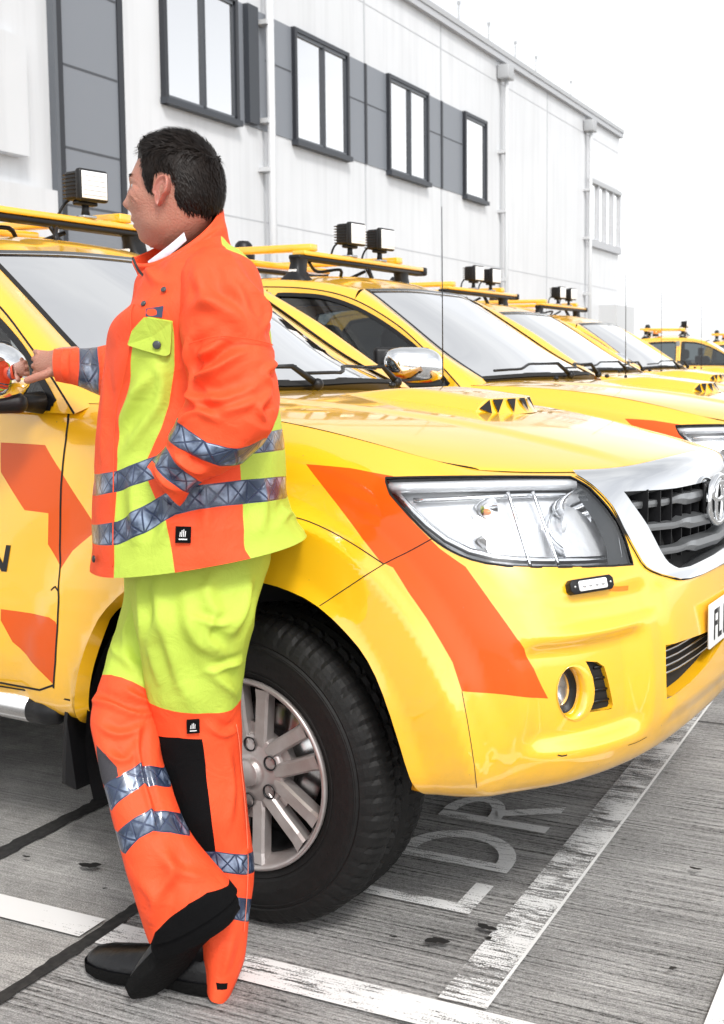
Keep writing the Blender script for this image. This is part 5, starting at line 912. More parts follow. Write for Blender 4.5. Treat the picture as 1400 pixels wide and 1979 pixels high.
        mb_.tube([c+np.array([-.01, -side*.09, -.07]), (-.735, side*.90, 1.265), (-.715, side*.85, 1.262)], [.03, .035, .045], M_blk, flat=.7); mb_.build('mirror_base', mo)
        # door handles
        for q, dd in (('handle1', dr if side < 0 else drf), ('handle2', dr2 if side < 0 else dr2f)):
            hp = WALL([m_(Fq[q])[0][0]], [m_(Fq[q])[0][1]])[0]; hh = MB(); hh.tube([hp+np.array([-.09, side*.0, 0]), hp+np.array([-.06, side*.03, 0]), hp+np.array([.06, side*.03, 0]), hp+np.array([.09, side*.0, 0])], .014, M_chrome, n=8); hh.build('handle', dd)
        # side step
        ss = MB(); ss.tube([(-2.50, side*.80, .44), (-2.42, side*.86, .435), (-2.3, side*.875, .43), (-.745, side*.875, .43)], .040, M_steel, n=20); ss.tube([(-.75, side*.875, .43), (-.70, side*.87, .43), (-.672, side*.86, .43), (-.66, side*.85, .43)], [.0405, .041, .037, .026], M_blk, n=20)
        for x in (-.95, -1.6, -2.2): ss.tube([(x, side*.60, .47), (x, side*.85, .45)], .02, M_blk)
        ss.box((-2.4, min(side*.70, side*.85), .468), (-.68, max(side*.70, side*.85), .50), M_blk, bev=.008); ss.build('side_step', T)
        # wing: antenna on the right side pillar base only, tail lamp
        tl = MB(); tl.box((-4.37, side*.80-.06, .95), (-4.30, side*.80+.06, 1.2), mat_red, bev=.015); tl.build('tail_lamp', T)
    # ---- grille
    gs = patch_obj('grille', WALL, uv, [(G['grille_out'], M_chrome)], T, off=.007)
    gi_full = [(.5, gi[0][1]+.004)]+gic+[(.5, gic[-1][1])]+mir(gic)[::-1]; gd = MB(); rim_strip(gd, WALL, gi_full, .055, M_dsat, out=.007)
    go_full = gcore+[(.5, gcore[-1][1]-.004)]+mir(gcore)[::-1]; rim_strip(gd, WALL, go_full, .01, M_chrome, out=.007); gd.build('grille_edge', gs)
    patch_obj('grille_back', WALL, uv, [(G['grille_in'], M_dark)], gs, off=-.055)
    sl3 = []
    for nm, vv in (('slat1', None), ('slat2', None), ('slat3', None)):
        L = Fq[nm]; full = L+[(.5, L[-1][1]-.004)]+mir(L)[::-1]; pts = resample(offp(WALL, full, -.016), 90)
        b_ = MB(); rows = []; dmid = np.abs(pts[:, 1]); 
        for q in range(90):
            y = dmid[q]; hgt = .0095+.0075*(1-sstep(.17, .215, np.array([y]))[0]); ctrp = pts[q]; on = .004+.012*(1-sstep(.18, .22, np.array([y]))[0]); tw = .004*math.exp(-((y-.20)/.02)**2)
            rows.append([ctrp+np.array([on*1.2, 0, -hgt*.2+tw]), ctrp+np.array([on, 0, hgt*.75+tw]), ctrp+np.array([-.02, 0, hgt+tw]), ctrp+np.array([-.02, 0, -hgt]), ctrp+np.array([on*.7, 0, -hgt])])
        b_.grid(np.array(rows), M_dsat, wrap=True, smooth=False); b_.build('slat', gs)
    vb = MB()
    for y in np.linspace(-.38, .38, 13):
        vb.box((.80-.22*y*y, y-.0025, .87), (.858-.25*y*y, y+.0025, 1.06), M_blk)
    vb.build('grille_rib', gs)
    em = MB(); cE = np.array([.893, 0, .998])
    def ring(ry, rz, cz, w_, dep=.012):
        a = np.linspace(0, 2*math.pi, 49); c_ = cE+np.array([0, 0, cz]); em.tube([c_+np.array([-.25*(ry*math.cos(q))**2, ry*math.cos(q), rz*math.sin(q)]) for q in a], w_, M_chrome, n=8, cap=False)
    em.lathe([(0, .0), (.6, .0)], M_blk, n=2) if False else None
    ring(.088, .064, 0, .0085); ring(.030, .056, -.002, .007); ring(.060, .024, .024, .007)
    em.box(cE+np.array([-.03, -.07, -.05]), cE+np.array([-.012, .07, .05]), M_blk, bev=.008); em.build('badge', gs)
    # ---- lower intake and number plate
    li = patch_obj('bumper_intake', WALL, uv, [(G['intake'], M_dark)], T, off=-.034)
    lb = MB(); z0 = .62
    for q in (.18, .38, .58, .78):
        vlow, vhigh = itc[len(itc)//2][1], itc[3][1]; L = [(u, vlow+(vhigh-vlow)*q+.02*((u-itc[4][0])/.12)**1.2) for u in np.linspace(itc[4][0], .5, 8)]; L = L+mir(L[:-1])[::-1]; lb.tube(resample(offp(WALL, L, -.018), 24), .0028, M_steel, n=6)
    lb.build('slat', li)
    pm = MB(); pm.box((.942, -.262, .648), (.950, .262, .762), M_plate, bev=.003); pm.box((.925, -.20, .66), (.944, .20, .75), M_blk); pl_ = pm.build('number_plate', T)
    V, F = text_mesh('FL1', .112, bold=.0012, sx=.72); V = V-np.array([V[:, 0].min(), V[:, 1].min(), 0]); V *= .079/V[:, 1].max()
    ch = MB(); ch.add(np.stack([np.full(len(V), .9515), V[:, 0]-.232, V[:, 1]+.666], 1), F, M_ink, smooth=False); ch.build('plate_letters', pl_)
    # tub of the load bed, tailgate
    bd = MB(); bd.box((-4.30, -.80, .80), (-2.86, .80, .84), M_blk)
    for s in (-1, 1): bd.box((-4.33, min(s*.78, s*.86), .80), (-2.86, max(s*.78, s*.86), 1.262), M_yel, bev=.01)
    bd.box((-2.90, -.80, .80), (-2.84, .80, 1.24), M_yel, bev=.01); bd.build('load_bed', T)
    tg = MB(); tg.box((-4.37, -.80, .68), (-4.31, .80, 1.25), M_yel, bev=.015); tg.build('tailgate', T)
    ub = MB(); ub.box((-4.2, -.50, .36), (.55, .50, .80), M_dark); ub.box((-2.55, -.78, .44), (-.70, .78, .56), M_dark); ub.box((-4.3, -.78, .50), (-3.7, .78, .8), M_dark); ub.box((.46, -.70, .44), (.72, .70, .85), M_dark)
    for x in (0, -3.085): ub.tube([(x, -.7, .385), (x, .7, .385)], .05, M_dark)
    ub.build('chassis', T)
    # ---- wheels
    w0 = make_wheel('wheel', T, (0, -.925, .385), -1); w1_ = make_wheel('wheel', T, (0, .925, .385), 1)
    for w_, x in ((w0, -3.085), (w1_, -3.085)):
        c = w_.copy(); COL.objects.link(c); c.parent = T; c.location.x = x
        for ch_ in w_.children:
            d = ch_.copy(); COL.objects.link(d); d.parent = c
            for g_ in ch_.children: h_ = g_.copy(); COL.objects.link(h_); h_.parent = d
    # ---- roof rack, beacons, work lamps
    rk = empty('roof_rack'); rk.parent = T
    for x in (-1.68, -2.38):
        cb = MB(); cb.box((x-.035, -.56, 1.868), (x+.035, .74, 1.892), M_blk, bev=.008); cb.box((x-.04, -.52, 1.892), (x+.04, .70, 1.915), M_yel, bev=.005); cb.box((x-.042, .70, 1.870), (x+.042, .745, 1.918), M_blk, bev=.01); cb.build('crossbar', rk)
        for y in (-.52, .50):
            s = np.sign(y); f = MB()
            zb = 1.745; secs = []
            for zz, wx, wy, dy in ((1.873, .035, .05, 0), (1.85, .032, .045, .0), (1.81, .036, .045, .01), (1.785, .060, .05, .02), (1.765, .085, .055, .025), (zb, .088, .058, .03), (zb-.012, .07, .045, .03)):
                secs.append([(x+wx*np.sign(math.cos(q))*abs(math.cos(q))**.6, y+s*dy+wy*np.sign(math.sin(q))*abs(math.sin(q))**.6, zz) for q in np.linspace(0, 2*math.pi, 17)[:-1]])
            f.grid(np.array(secs), M_blk, wrap=True); f.box((x-.035, y+s*.03-.03, 1.695), (x+.035, y+s*.03+.045*1, zb), M_blk, bev=.01); f.box((x-.022, y-.056+s*.0, 1.806), (x+.022, y-.045, 1.818), M_white)
            f.build('rack_foot', rk)
    for y in (-.44, .42):
        lb_ = MB(); lb_.box((-2.50, y-.032, 1.917), (-1.64, y+.032, 1.952), M_yel, bev=.006); lb_.build('side_rail', rk)
    pb = MB(); pb.box((-2.2, -.38, 1.87), (-2.1, .40, 1.90), M_yel, bev=.008); pb.build('crossbar', rk)
    cbl = MB()
    cbl.tube(catmull([(-1.70, -.4, 1.865), (-1.75, -.25, 1.83), (-1.72, -.08, 1.85), (-1.8, .05, 1.80), (-1.74, .2, 1.862)], 5), .009, M_blk, n=6); cbl.tube(catmull([(-1.62, .02, 1.86), (-1.60, .05, 1.80), (-1.56, .03, 1.765)], 5), .008, M_blk, n=6); cbl.tube(catmull([(-1.62, .05, 1.86), (-1.57, .0, 1.81), (-1.60, .08, 1.765)], 5), .008, M_blk, n=6)
    cbl.build('cable', rk)
    for y, z in ((-.05, 1.952), (-.46, 1.83)):
        be = MB(); be.lathe([(.0, z+.085), (.028, z+.082), (.045, z+.066), (.052, z+.04), (.053, z+.0)], M_blk if y > -.2 else M_amber, n=24, axis='z', c=(-2.38 if y > -.2 else -2.2, y, 0)); be.lathe([(.06, z+.012), (.062, z), (.06, z-.03)], M_blk, n=24, axis='z', c=(-2.38 if y > -.2 else -2.2, y, 0)); be.build('beacon', rk)
    for y in lamps: make_work_lamp(rk, (-1.665, y, 1.918))
    # wing aerial
    ar = MB(); ar.tube([(-.405, .80, 1.225), (-.41, .80, 1.285)], [.012, .008], M_blk); ar.tube([(-.41, .80, 1.27), (-.42, .815, 1.955)], [.0026, .0013], M_blk, n=6)
    ar.build('aerial', T)
    return T

def make_work_lamp(parent, loc, s=1.0):
    c = np.array(loc); b = MB(); y0, y1 = -.064, .064
    L = empty('work_lamp', loc); L.parent = parent; yw = R(-8)
    h = MB(); h.box((-.05, -.058, .062), (.035, .058, .172), M_blk, bev=.014, seg=3)
    for k in range(7): h.box((-.066, -.054, .070+k*.0145), (.025, .054, .0745+k*.0145), M_blk, bev=.002); h.box((-.05, -.0615, .070+k*.0145), (.025, .0615, .0745+k*.0145), M_blk, bev=.002)
    h.box((.028, -.066, .056), (.060, .066, .178), M_blk, bev=.012, seg=3); h.build('lamp_body', L)
    f = MB(); f.box((.0585, -.056, .066), (.0625, .056, .168), M_lamp, bev=.003)
    for k in range(5): f.box((.0615, -.050, .078+k*.018), (.0635, .050, .0795+k*.018), M_dsat)
    f.build('lamp_face', L)
    k = MB(); k.tube([(0, 0, 0), (0, 0, .03), (.0, 0, .065)], [.018, .014, .014], M_blk, n=10); k.box((-.02, -.045, .045), (.02, .045, .062), M_blk, bev=.006); k.tube(catmull([(-.05, 0, .09), (-.08, -.03, .06), (-.07, -.07, .01), (-.05, -.09, -.01)], 5), .006, M_blk, n=6); k.box((-.03, -.03, -.004), (.03, .03, .008), M_steel, bev=.003); k.build('bracket', L)
    L.rotation_euler = (0, 0, yw); return L
mat_red = mat('tail_red', (.45, .012, .01), .2, coat=1)
# ---------------------------------------------------------------- the man in hi-vis
from mathutils import noise as mnoise
def cloth(name, col, col2=None, rough=.62, bump=.30, emis=0):
    m = mat(name, col, rough, noise=(7, .35, col2 or tuple(c*.8 for c in col)), sheen=0, spec=.3); t = m.node_tree; b = t.nodes['Principled BSDF']
    tc = t.nodes.new('ShaderNodeTexCoord'); n = t.nodes.new('ShaderNodeTexNoise'); n.inputs['Scale'].default_value = 13; n.inputs['Detail'].default_value = 9; n.inputs['Distortion'].default_value = 1.4; n.inputs['Roughness'].default_value = .58; w = t.nodes.new('ShaderNodeTexNoise'); w.inputs['Scale'].default_value = 700
    ad = t.nodes.new('ShaderNodeMath'); ad.operation = 'MULTIPLY_ADD'; ad.inputs[1].default_value = .12; u = t.nodes.new('ShaderNodeBump'); u.inputs['Strength'].default_value = bump; u.inputs['Distance'].default_value = .020
    t.links.new(tc.outputs['Object'], n.inputs[0]); t.links.new(tc.outputs['Object'], w.inputs[0]); t.links.new(w.outputs['Fac'], ad.inputs[0]); t.links.new(n.outputs['Fac'], ad.inputs[2]); t.links.new(ad.outputs[0], u.inputs['Height']); t.links.new(u.outputs[0], b.inputs['Normal']); return m
M_hvo = cloth('hivis_orange', (.90, .088, .024), (.80, .066, .016)); M_hvl = cloth('hivis_lime', (.47, .60, .075), (.43, .55, .065)); M_kblk = cloth('knee_black', (.004, .004, .0045), rough=.9); M_kblk.node_tree.nodes['Principled BSDF'].inputs['Specular IOR Level'].default_value = .12; M_dgr = cloth('dark_grey_cloth', (.05, .048, .055), rough=.8)
M_shoe = mat('black_leather', (.006, .006, .007), .32, spec=.45, bump=(60, .2)); M_sole = mat('shoe_sole', (.005, .005, .005), .8, spec=.15, bump=(90, .4)); M_stitch = mat('stitching', (.85, .22, .12), .8); M_zip = mat('zip_black', (.01, .01, .012), .4)
def refl_band():
    m = bpy.data.materials.new('reflective_tape'); m.use_nodes = True; t = m.node_tree; b = t.nodes['Principled BSDF']; L = t.links.new
    uvn = t.nodes.new('ShaderNodeUVMap'); sx = t.nodes.new('ShaderNodeSeparateXYZ'); L(uvn.outputs[0], sx.inputs[0])
    def M(op, a, b_=None):
        n = t.nodes.new('ShaderNodeMath'); n.operation = op
        for i, x in enumerate((a, b_)):
            if x is None: continue
            if isinstance(x, (int, float)): n.inputs[i].default_value = x
            else: L(x, n.inputs[i])
        return n.outputs[0]
    fx = M('FRACT', sx.outputs[0]); d1 = M('ABSOLUTE', M('SUBTRACT', fx, sx.outputs[1])); d2 = M('ABSOLUTE', M('SUBTRACT', M('SUBTRACT', 1, fx), sx.outputs[1]))
    ed = M('MINIMUM', M('MINIMUM', sx.outputs[1], M('SUBTRACT', 1, sx.outputs[1])), M('MULTIPLY', M('MINIMUM', fx, M('SUBTRACT', 1, fx)), 1.6)); ln = M('MINIMUM', M('MINIMUM', d1, d2), ed)
    lf = t.nodes.new('ShaderNodeMapRange'); lf.inputs['From Min'].default_value = .03; lf.inputs['From Max'].default_value = .075; L(ln, lf.inputs['Value'])
    tc = t.nodes.new('ShaderNodeTexCoord'); n = t.nodes.new('ShaderNodeTexNoise'); n.inputs['Scale'].default_value = 22; n.inputs['Detail'].default_value = 4; L(tc.outputs['Object'], n.inputs[0])
    r = t.nodes.new('ShaderNodeValToRGB'); e = r.color_ramp.elements; e[0].position = .47; e[0].color = (.028, .045, .085, 1); e[1].position = .70; e[1].color = (.34, .42, .58, 1); L(n.outputs['Fac'], r.inputs[0])  # bright mottling puts reflected glare into the tape's colour
    x = t.nodes.new('ShaderNodeMix'); x.data_type = 'RGBA'; x.inputs['A'].default_value = (.02, .035, .085, 1); L(lf.outputs[0], x.inputs['Factor']); L(r.outputs[0], x.inputs['B']); L(x.outputs['Result'], b.inputs['Base Color'])
    b.inputs['Roughness'].default_value = .3; b.inputs['Metallic'].default_value = .1; b.inputs['Coat Weight'].default_value = .5
    u = t.nodes.new('ShaderNodeBump'); u.inputs['Strength'].default_value = .5; u.inputs['Distance'].default_value = .004; L(lf.outputs[0], u.inputs['Height']); L(u.outputs[0], b.inputs['Normal']); return m
M_tape = refl_band()
WDp = TubeSurf.WD
def wrapband(t_, b_):
    """band polygon all the way round the tube"""
    t_ = sorted(t_); b_ = sorted(b_); vt0, vt1, vb0, vb1 = t_[0][1], t_[-1][1], b_[0][1], b_[-1][1]
    T_ = [(-.01, vt0)]+[(u, v) for u, v in t_]+[(.52, vt1), (.99, vt0), (1.01, vt0)]; B_ = [(-.01, vb0)]+[(u, v) for u, v in b_]+[(.52, vb1), (.99, vb0), (1.01, vb0)]
    return T_, B_
def tube_cloth(name, key, parent, base_mat, regions, bands=(), folds=(), nu=150, nv=150, noise_amp=.004, caps=(0, 0), urange=(0, 1), seed=0, nfreq=7.):
    """regions=[(polygon, material)], bands=[(top line, bottom line)]; folds=[(uv line, height, width)]"""
    S = TubeSurf(RINGS[key]); regs = []; mats = []
    for i, (p, m) in enumerate(regions): regs.append(('r%d' % i, p)); mats.append(m)
    bb = []
    for i, (t_, b_) in enumerate(bands):
        T_, B_ = wrapband(t_, b_); bb.append((T_, B_)); regs.append(('b%d' % i, T_+B_[::-1])); mats.append(M_tape)
    uv, G = cut_patch(np.linspace(urange[0], urange[1], nu+1), np.linspace(0, 1, nv+1), regs)
    P = S(uv[:, 0], uv[:, 1]); e = 1e-3
    a = S(uv[:, 0]+e, uv[:, 1])-S(uv[:, 0]-e, uv[:, 1]); v0 = np.clip(uv[:, 1], e, 1-e); c = S(uv[:, 0], v0+e)-S(uv[:, 0], v0-e); N = np.cross(a, c); N /= np.linalg.norm(N, axis=1)[:, None]+1e-12
    Cn = S(uv[:, 0]*0, uv[:, 1])*.5+S(uv[:, 0]*0+.5, uv[:, 1])*.5
    if ((P-Cn)*N).sum() < 0: N = -N; flip = True
    else: flip = False
    D = np.zeros(len(P))
    for ln, amp, wd in folds:
        L_ = resample(catmull(np.array(ln), 6), 40); Q = S(L_[:, 0], L_[:, 1]); w = np.sin(np.linspace(.15, math.pi-.15, 40)); 
        for lo in range(0, len(P), 4000):
            d = np.linalg.norm(P[lo:lo+4000, None]-Q[None], axis=2); j = d.argmin(1); dm = d[np.arange(len(d)), j]; T_ = np.gradient(Q, axis=0); sd_ = np.einsum('ij,ij->i', np.cross(T_[j], P[lo:lo+4000]-Q[j]), N[lo:lo+4000]); sd_ = np.sign(sd_)
            D[lo:lo+4000] += 1.6*amp*w[j]*(np.exp(-(dm/(.65*wd))**2)-.75*np.exp(-((dm-1.7*wd)/(.9*wd))**2)*(sd_ > 0))
    for i in range(len(P)):
        p = Vector(P[i])*nfreq+Vector((seed, 0, 0)); q = mnoise.noise_vector(p*.5)*1.2
        n1 = 1-abs(mnoise.noise(Vector((p.x*.8, p.y*.8, p.z*.55))+q))*2.2; D[i] += noise_amp*(n1-.5)+noise_amp*.35*mnoise.noise(p*3.1)
    P = P+N*D[:, None]
    groups = [(G.get('', []), base_mat)]
    for nm, mm in zip([r_[0] for r_ in regs], mats):
        if G.get(nm): groups.append((G[nm], mm))
    F = []; mi = []; ms = []
    for k, (fs, m) in enumerate(groups):
        if m not in ms: ms.append(m)
        F += [f[::-1] if flip else f for f in fs]; mi += [ms.index(m)]*len(fs)
    me = bpy.data.meshes.new(name)
    # weld the seam
    me.from_pydata(P.tolist(), [], F)
    for m in ms: me.materials.append(m)
    me.polygons.foreach_set('material_index', mi); me.polygons.foreach_set('use_smooth', [True]*len(F))
    ul = me.uv_layers.new(name='UVMap')
    Bd = []
    for T_, B_ in bb: T_ = np.array(T_); B_ = np.array(B_); Bd.append((T_, B_))
    ti = ms.index(M_tape) if M_tape in ms else -1
    if ti >= 0:
        data = np.zeros((len(me.loops), 2)); lv = np.zeros(len(me.loops), int); me.loops.foreach_get('vertex_index', lv)
        info = []
        for T_, B_ in Bd:
            us = np.linspace(-.01, 1.01, 400); vt = np.interp(us, T_[:, 0], T_[:, 1]); vb = np.interp(us, B_[:, 0], B_[:, 1]); Pm = S(us, (vt+vb)/2); s_ = np.r_[0, np.cumsum(np.linalg.norm(np.diff(Pm, axis=0), axis=1))]; w_ = np.median(np.linalg.norm(S(us, vt)-S(us, vb), axis=1)); info.append((us, vt, vb, s_, w_))
        for p in me.polygons:
            if p.material_index != ti: continue
            cu, cv = uv[[lv[l] for l in p.loop_indices]].mean(0); best = min(range(len(info)), key=lambda k: abs(cv-(np.interp(cu, info[k][0], info[k][1])+np.interp(cu, info[k][0], info[k][2]))/2)); us, vt, vb, s_, w_ = info[best]
            for l in p.loop_indices:
                u, v = uv[lv[l]]; a_, b_ = np.interp(u, us, vt), np.interp(u, us, vb); data[l] = (np.interp(u, us, s_)/w_/1.05, (v-a_)/(b_-a_+1e-9))
        ul.data.foreach_set('uv', data.ravel())
    me.update(); o = link(me, name, parent)
    bm = bmesh.new(); bm.from_mesh(me); bmesh.ops.remove_doubles(bm, verts=bm.verts, dist=.0002); bm.to_mesh(me); bm.free()
    for p in me.polygons: p.use_smooth = True
    return o, S
def on(S, uvp, off=0):
    u, v = uvp; P = S([u], [v])[0]; e = 1e-3; n = np.cross(S([u+e], [v])[0]-S([u-e], [v])[0], S([u], [min(v+e, 1)])[0]-S([u], [max(v-e, 0)])[0]); n /= np.linalg.norm(n)
    if n@(-WDp) < 0 and u < .5: n = -n
    return P+n*off, n
def disc(mb, P, n, r, h, m, k=16):
    a = np.cross(n, [0, 0, 1]); a /= np.linalg.norm(a); b = np.cross(n, a); V = []
    for rr, hh in ((r, 0), (r, h*.7), (r*.75, h), (0.0001, h)): V.append([P+a*rr*math.cos(q)+b*rr*math.sin(q)+n*hh for q in np.linspace(0, 2*math.pi, k+1)[:-1]])
    mb.grid(np.array(V), m, wrap=True)
def badge_patch(mb, P, n, w, h, tilt=0):
    """black cloth label with a small white mark"""
    up_ = np.array([0, 0, 1.]); a = np.cross(up_, n); a /= np.linalg.norm(a); b = np.cross(n, a); ca, sa_ = math.cos(tilt), math.sin(tilt); a, b = a*ca+b*sa_, b*ca-a*sa_
    q = lambda x, y, d: P+a*x+b*y+n*d
    mb.add([q(-w, -h, .004), q(w, -h, .004), q(w, h, .004), q(-w, h, .004), q(-w, -h, -.003), q(w, -h, -.003), q(w, h, -.003), q(-w, h, -.003)], [(0, 1, 2, 3), (4, 0, 3, 7), (1, 5, 6, 2), (3, 2, 6, 7), (4, 5, 1, 0)], M_kblk, False)
    for i in range(4): x0 = -.45+.22*i; hh = (.35, .62, .72, .5)[i]; mb.add([q(w*x0, -h*.25, .0052), q(w*(x0+.10), -h*.25, .0052), q(w*(x0+.10+.05), h*hh*.9, .0052), q(w*(x0+.05), h*hh*.9, .0052)], [(0, 1, 2, 3)], M_white, False)
    mb.add([q(-w*.55, -h*.62, .0052), q(w*.55, -h*.62, .0052), q(w*.55, -h*.48, .0052), q(-w*.55, -h*.48, .0052)], [(0, 1, 2, 3)], M_white, False)

PE = empty('person', (-1.60, 1.95, 0), label='dark-haired man in orange and lime hi-vis suit leaning on the nearest pickup', cat='person')
pinv = Matrix.Translation((1.60, -1.95, 0))
def adopt(o, parent=None):
    o.parent = parent or PE
    if parent is None: o.matrix_parent_inverse = pinv
    return o
F_ = PF['torso']
le = F_['lime_back_edge']; lf_ = F_['lime_front']; F_['lime_front'] = [(u, v if v < .93 else 1.02) for u, v in lf_]; lime_back = le+[(le[-1][0], 1.02), (.80, 1.01), (.80, .0), (.60, -.01), (.4, -.01)]
tors, ST = tube_cloth('jacket', 'torso', PE, M_hvo, [(F_['lime_front'], M_hvl), (lime_back, M_hvl)], [(F_['bandA_t'], F_['bandA_b']), (F_['bandB_t'], F_['bandB_b'])],
    [(F_['f0'], .008, .020), (F_['f1'], .006, .018), (F_['f2'], .006, .02), (F_['f3'], .007, .016), (F_['f4'], .004, .02), (F_['f5'], .006, .015), (F_['f6'], .006, .02), (F_['f7'], .006, .014), (F_['f8'], .006, .015), (F_['f9'], .006, .014)], nu=200, nv=200, noise_amp=.005, seed=3)
adopt(tors)
slv, SS = tube_cloth('jacket_sleeve', 'sleeve', PE, M_hvo, [], [(PF['sleeve']['bandS_t'], PF['sleeve']['bandS_b']), (PF['sleeve']['bandC_t'], PF['sleeve']['bandC_b'])],
    [(PF['sleeve']['f%d' % i], a, w) for i, (a, w) in enumerate([(.013, .014), (.011, .015), (.008, .012), (.008, .015), (.009, .012), (.008, .02), (.008, .02), (.007, .014), (.007, .012), (.006, .015), (.008, .012), (.008, .012), (.007, .010), (.005, .010), (.009, .012)])], nu=180, nv=220, noise_amp=.0075, seed=11, nfreq=10)
adopt(slv)
arm2, SA = tube_cloth('jacket_sleeve', 'arm2', PE, M_hvo, [], [(PF['arm2']['band_t'], PF['arm2']['band_b'])], [(PF['arm2']['f0'], .005, .008), (PF['arm2']['f1'], .006, .010)], nu=90, nv=90, noise_amp=.004, seed=21)
adopt(arm2)
def wrap_poly(edge, top=-.01):
    e_ = sorted(edge); return [(-.01, e_[0][1])]+e_+[(.52, e_[-1][1]), (.99, e_[0][1]), (1.01, e_[0][1]), (1.01, top), (-.01, top)]
pL = PF['legL']
legL, SL = tube_cloth('trouser_leg', 'legL', PE, M_hvo, [(wrap_poly(pL['lime']), M_hvl), (pL['knee'], M_kblk), (pL['hem_tag'], M_kblk)], [(pL['bandT_t'], pL['bandT_b']), (pL['bandV_t'], pL['bandV_b'])],
    [(pL['f%d' % i], a, w) for i, (a, w) in enumerate([(.007, .022), (.008, .02), (.006, .02), (.006, .02), (.006, .015), (.006, .012), (.006, .015), (.005, .015), (.005, .01), (.005, .015), (.005, .012), (.006, .02), (.005, .010), (.005, .010)])], nu=150, nv=220, noise_amp=.0045, seed=31)
adopt(legL)
pR = PF['legR']; cuffp = sorted(pR['cuff']); cuff = [(-.01, cuffp[0][1])]+cuffp+[(.52, cuffp[-1][1]), (1.01, cuffp[0][1]), (1.01, 1.02), (-.01, 1.02)]
legR, SR_ = tube_cloth('trouser_leg', 'legR', PE, M_hvo, [(wrap_poly(pR['lime']), M_hvl), (pR['patch'], M_dgr), (cuff, M_kblk)], [(pR['bandU_t'], pR['bandU_b']), (pR['bandW_t'], pR['bandW_b'])],
    [(pR['f%d' % i], a, w) for i, (a, w) in enumerate([(.009, .012), (.006, .012), (.006, .012), (.005, .015), (.006, .01), (.006, .01), (.006, .016), (.006, .018), (.006, .015), (.006, .016)])]+[(pR['seam'], .007, .008)], nu=140, nv=200, noise_amp=.003, seed=41)
adopt(legR)
# collar
CR = [((( -.0), 0, 0), (0, 0, 0), 0, 1)]
# small fittings on the jacket: pocket flap, snaps, zip, label, seams
ft = MB()
flp = [tuple(p) for p in F_['flap']]
L_ = resample(np.array(flp+flp[:1]), 60); Pf = np.array([on(ST, p, .010)[0] for p in L_]); cf = Pf[:-1].mean(0)
ft.add(np.vstack([Pf[:-1], [cf]]), [(i, (i+1) % 59, 59) for i in range(59)], M_hvl, False); Pb = np.array([on(ST, p, .001)[0] for p in L_]); ft.grid(np.stack([Pf, Pb]), M_hvl)
o = ft.build('pocket_flap', tors); 
for q, r_ in (('flap_btn', .0085), ('snap1', .006), ('snap2', .006), ('snap3', .0075)):
    sn = MB(); P_, n_ = on(ST, F_[q][0], .012 if q == 'flap_btn' else .006); disc(sn, P_, n_, r_, .003, M_bezel if q != 'snap3' else M_zip); sn.build('snap_button', tors)
lg = MB(); P_, n_ = on(ST, F_['logo'][0], .005); badge_patch(lg, P_, n_, .0150, .0165, -.05); lg.build('sewn_label', tors)
lg = MB(); P_, n_ = on(SL, pL['logo'][0], .006); badge_patch(lg, P_, n_, .0130, .0145, 0); lg.build('sewn_label', legL)
def seam(S, line, w, m, off, par): 
    sm = MB()
    L_ = resample(catmull(np.array(line), 5), 50); pts = np.array([on(S, p, off)[0] for p in L_]); sm.tube(pts, w, m, n=5); sm.build('seam', par)
seam(SS, PF['sleeve']['seam'], .0012, M_hvo, .006, slv); seam(ST, F_['placket'], .0012, M_hvo, .004, tors); seam(SL, pL['seam'], .0008, M_stitch, .003, legL)
ps = MB(); P4 = [on(ST, p, .004)[0] for p in F_['shoulder_patch']]; ps.add(P4, [(0, 1, 2, 3)], M_tape, False); ps.build('pocket_patch', tors)
# ---- collar, head, hair, hand, shoes
def W3(*p): return np.array(p, float)
RR = np.array([.793, .609, 0.]); UP = np.array([0, 0, 1.])
def cam_point(px, py, dc):
    """metres from the traced plan: point on the plane dc behind the figure's middle"""
    p = R(PITCH); y = R(YAW); v = np.array([-math.sin(y), math.cos(y), 0]); r = np.array([math.cos(y), math.sin(y), 0]); fw = v*math.cos(p)-UP*math.sin(p); up = v*math.sin(p)+UP*math.cos(p)
    d = fw+r*(px-950)/2180+up*(884-py)/2180; O_ = np.array([0, 0, EYE]); C_ = np.array([-1.60, 1.98, 0]); t = (C_@WDp+dc-O_@WDp)/(d@WDp); return O_+d*t
cl = MB(); rows = []
crings = [((262, 590), (455, 500), .02, .125), ((268, 552), (441, 463), .02, .105), ((262, 524), (437, 430), .02, .093), ((257, 500), (430, 403), .02, .088), ((262, 499), (424, 400), .02, .080), ((275, 540), (425, 440), .02, .078)]
cr_ = [(tuple(cam_point(*a, dc)), tuple(cam_point(*b, dc)), hd, .95) for a, b, dc, hd in crings]
SCo = TubeSurf(cr_); uu = np.linspace(0, 1, 91); vv = np.linspace(0, 1, 31); P = np.array([SCo(uu, np.full(91, v)) for v in vv])
for i, v in enumerate(vv):
    for j, u in enumerate(uu):
        # dip of the near edge and a few soft puckers
        dip = .050*math.sin(math.pi*min(max(u/.5, 0), 1))*sstep(.25, .6, np.array([v]))[0] if u < .5 else 0
        P[i, j] += -UP*dip+(P[i, j]-P[i].mean(0))*(.045*mnoise.noise(Vector((math.cos(2*math.pi*u)*2.5, math.sin(2*math.pi*u)*2.5, v*4))))
cl.grid(P, M_hvo); co = cl.build('collar', tors)
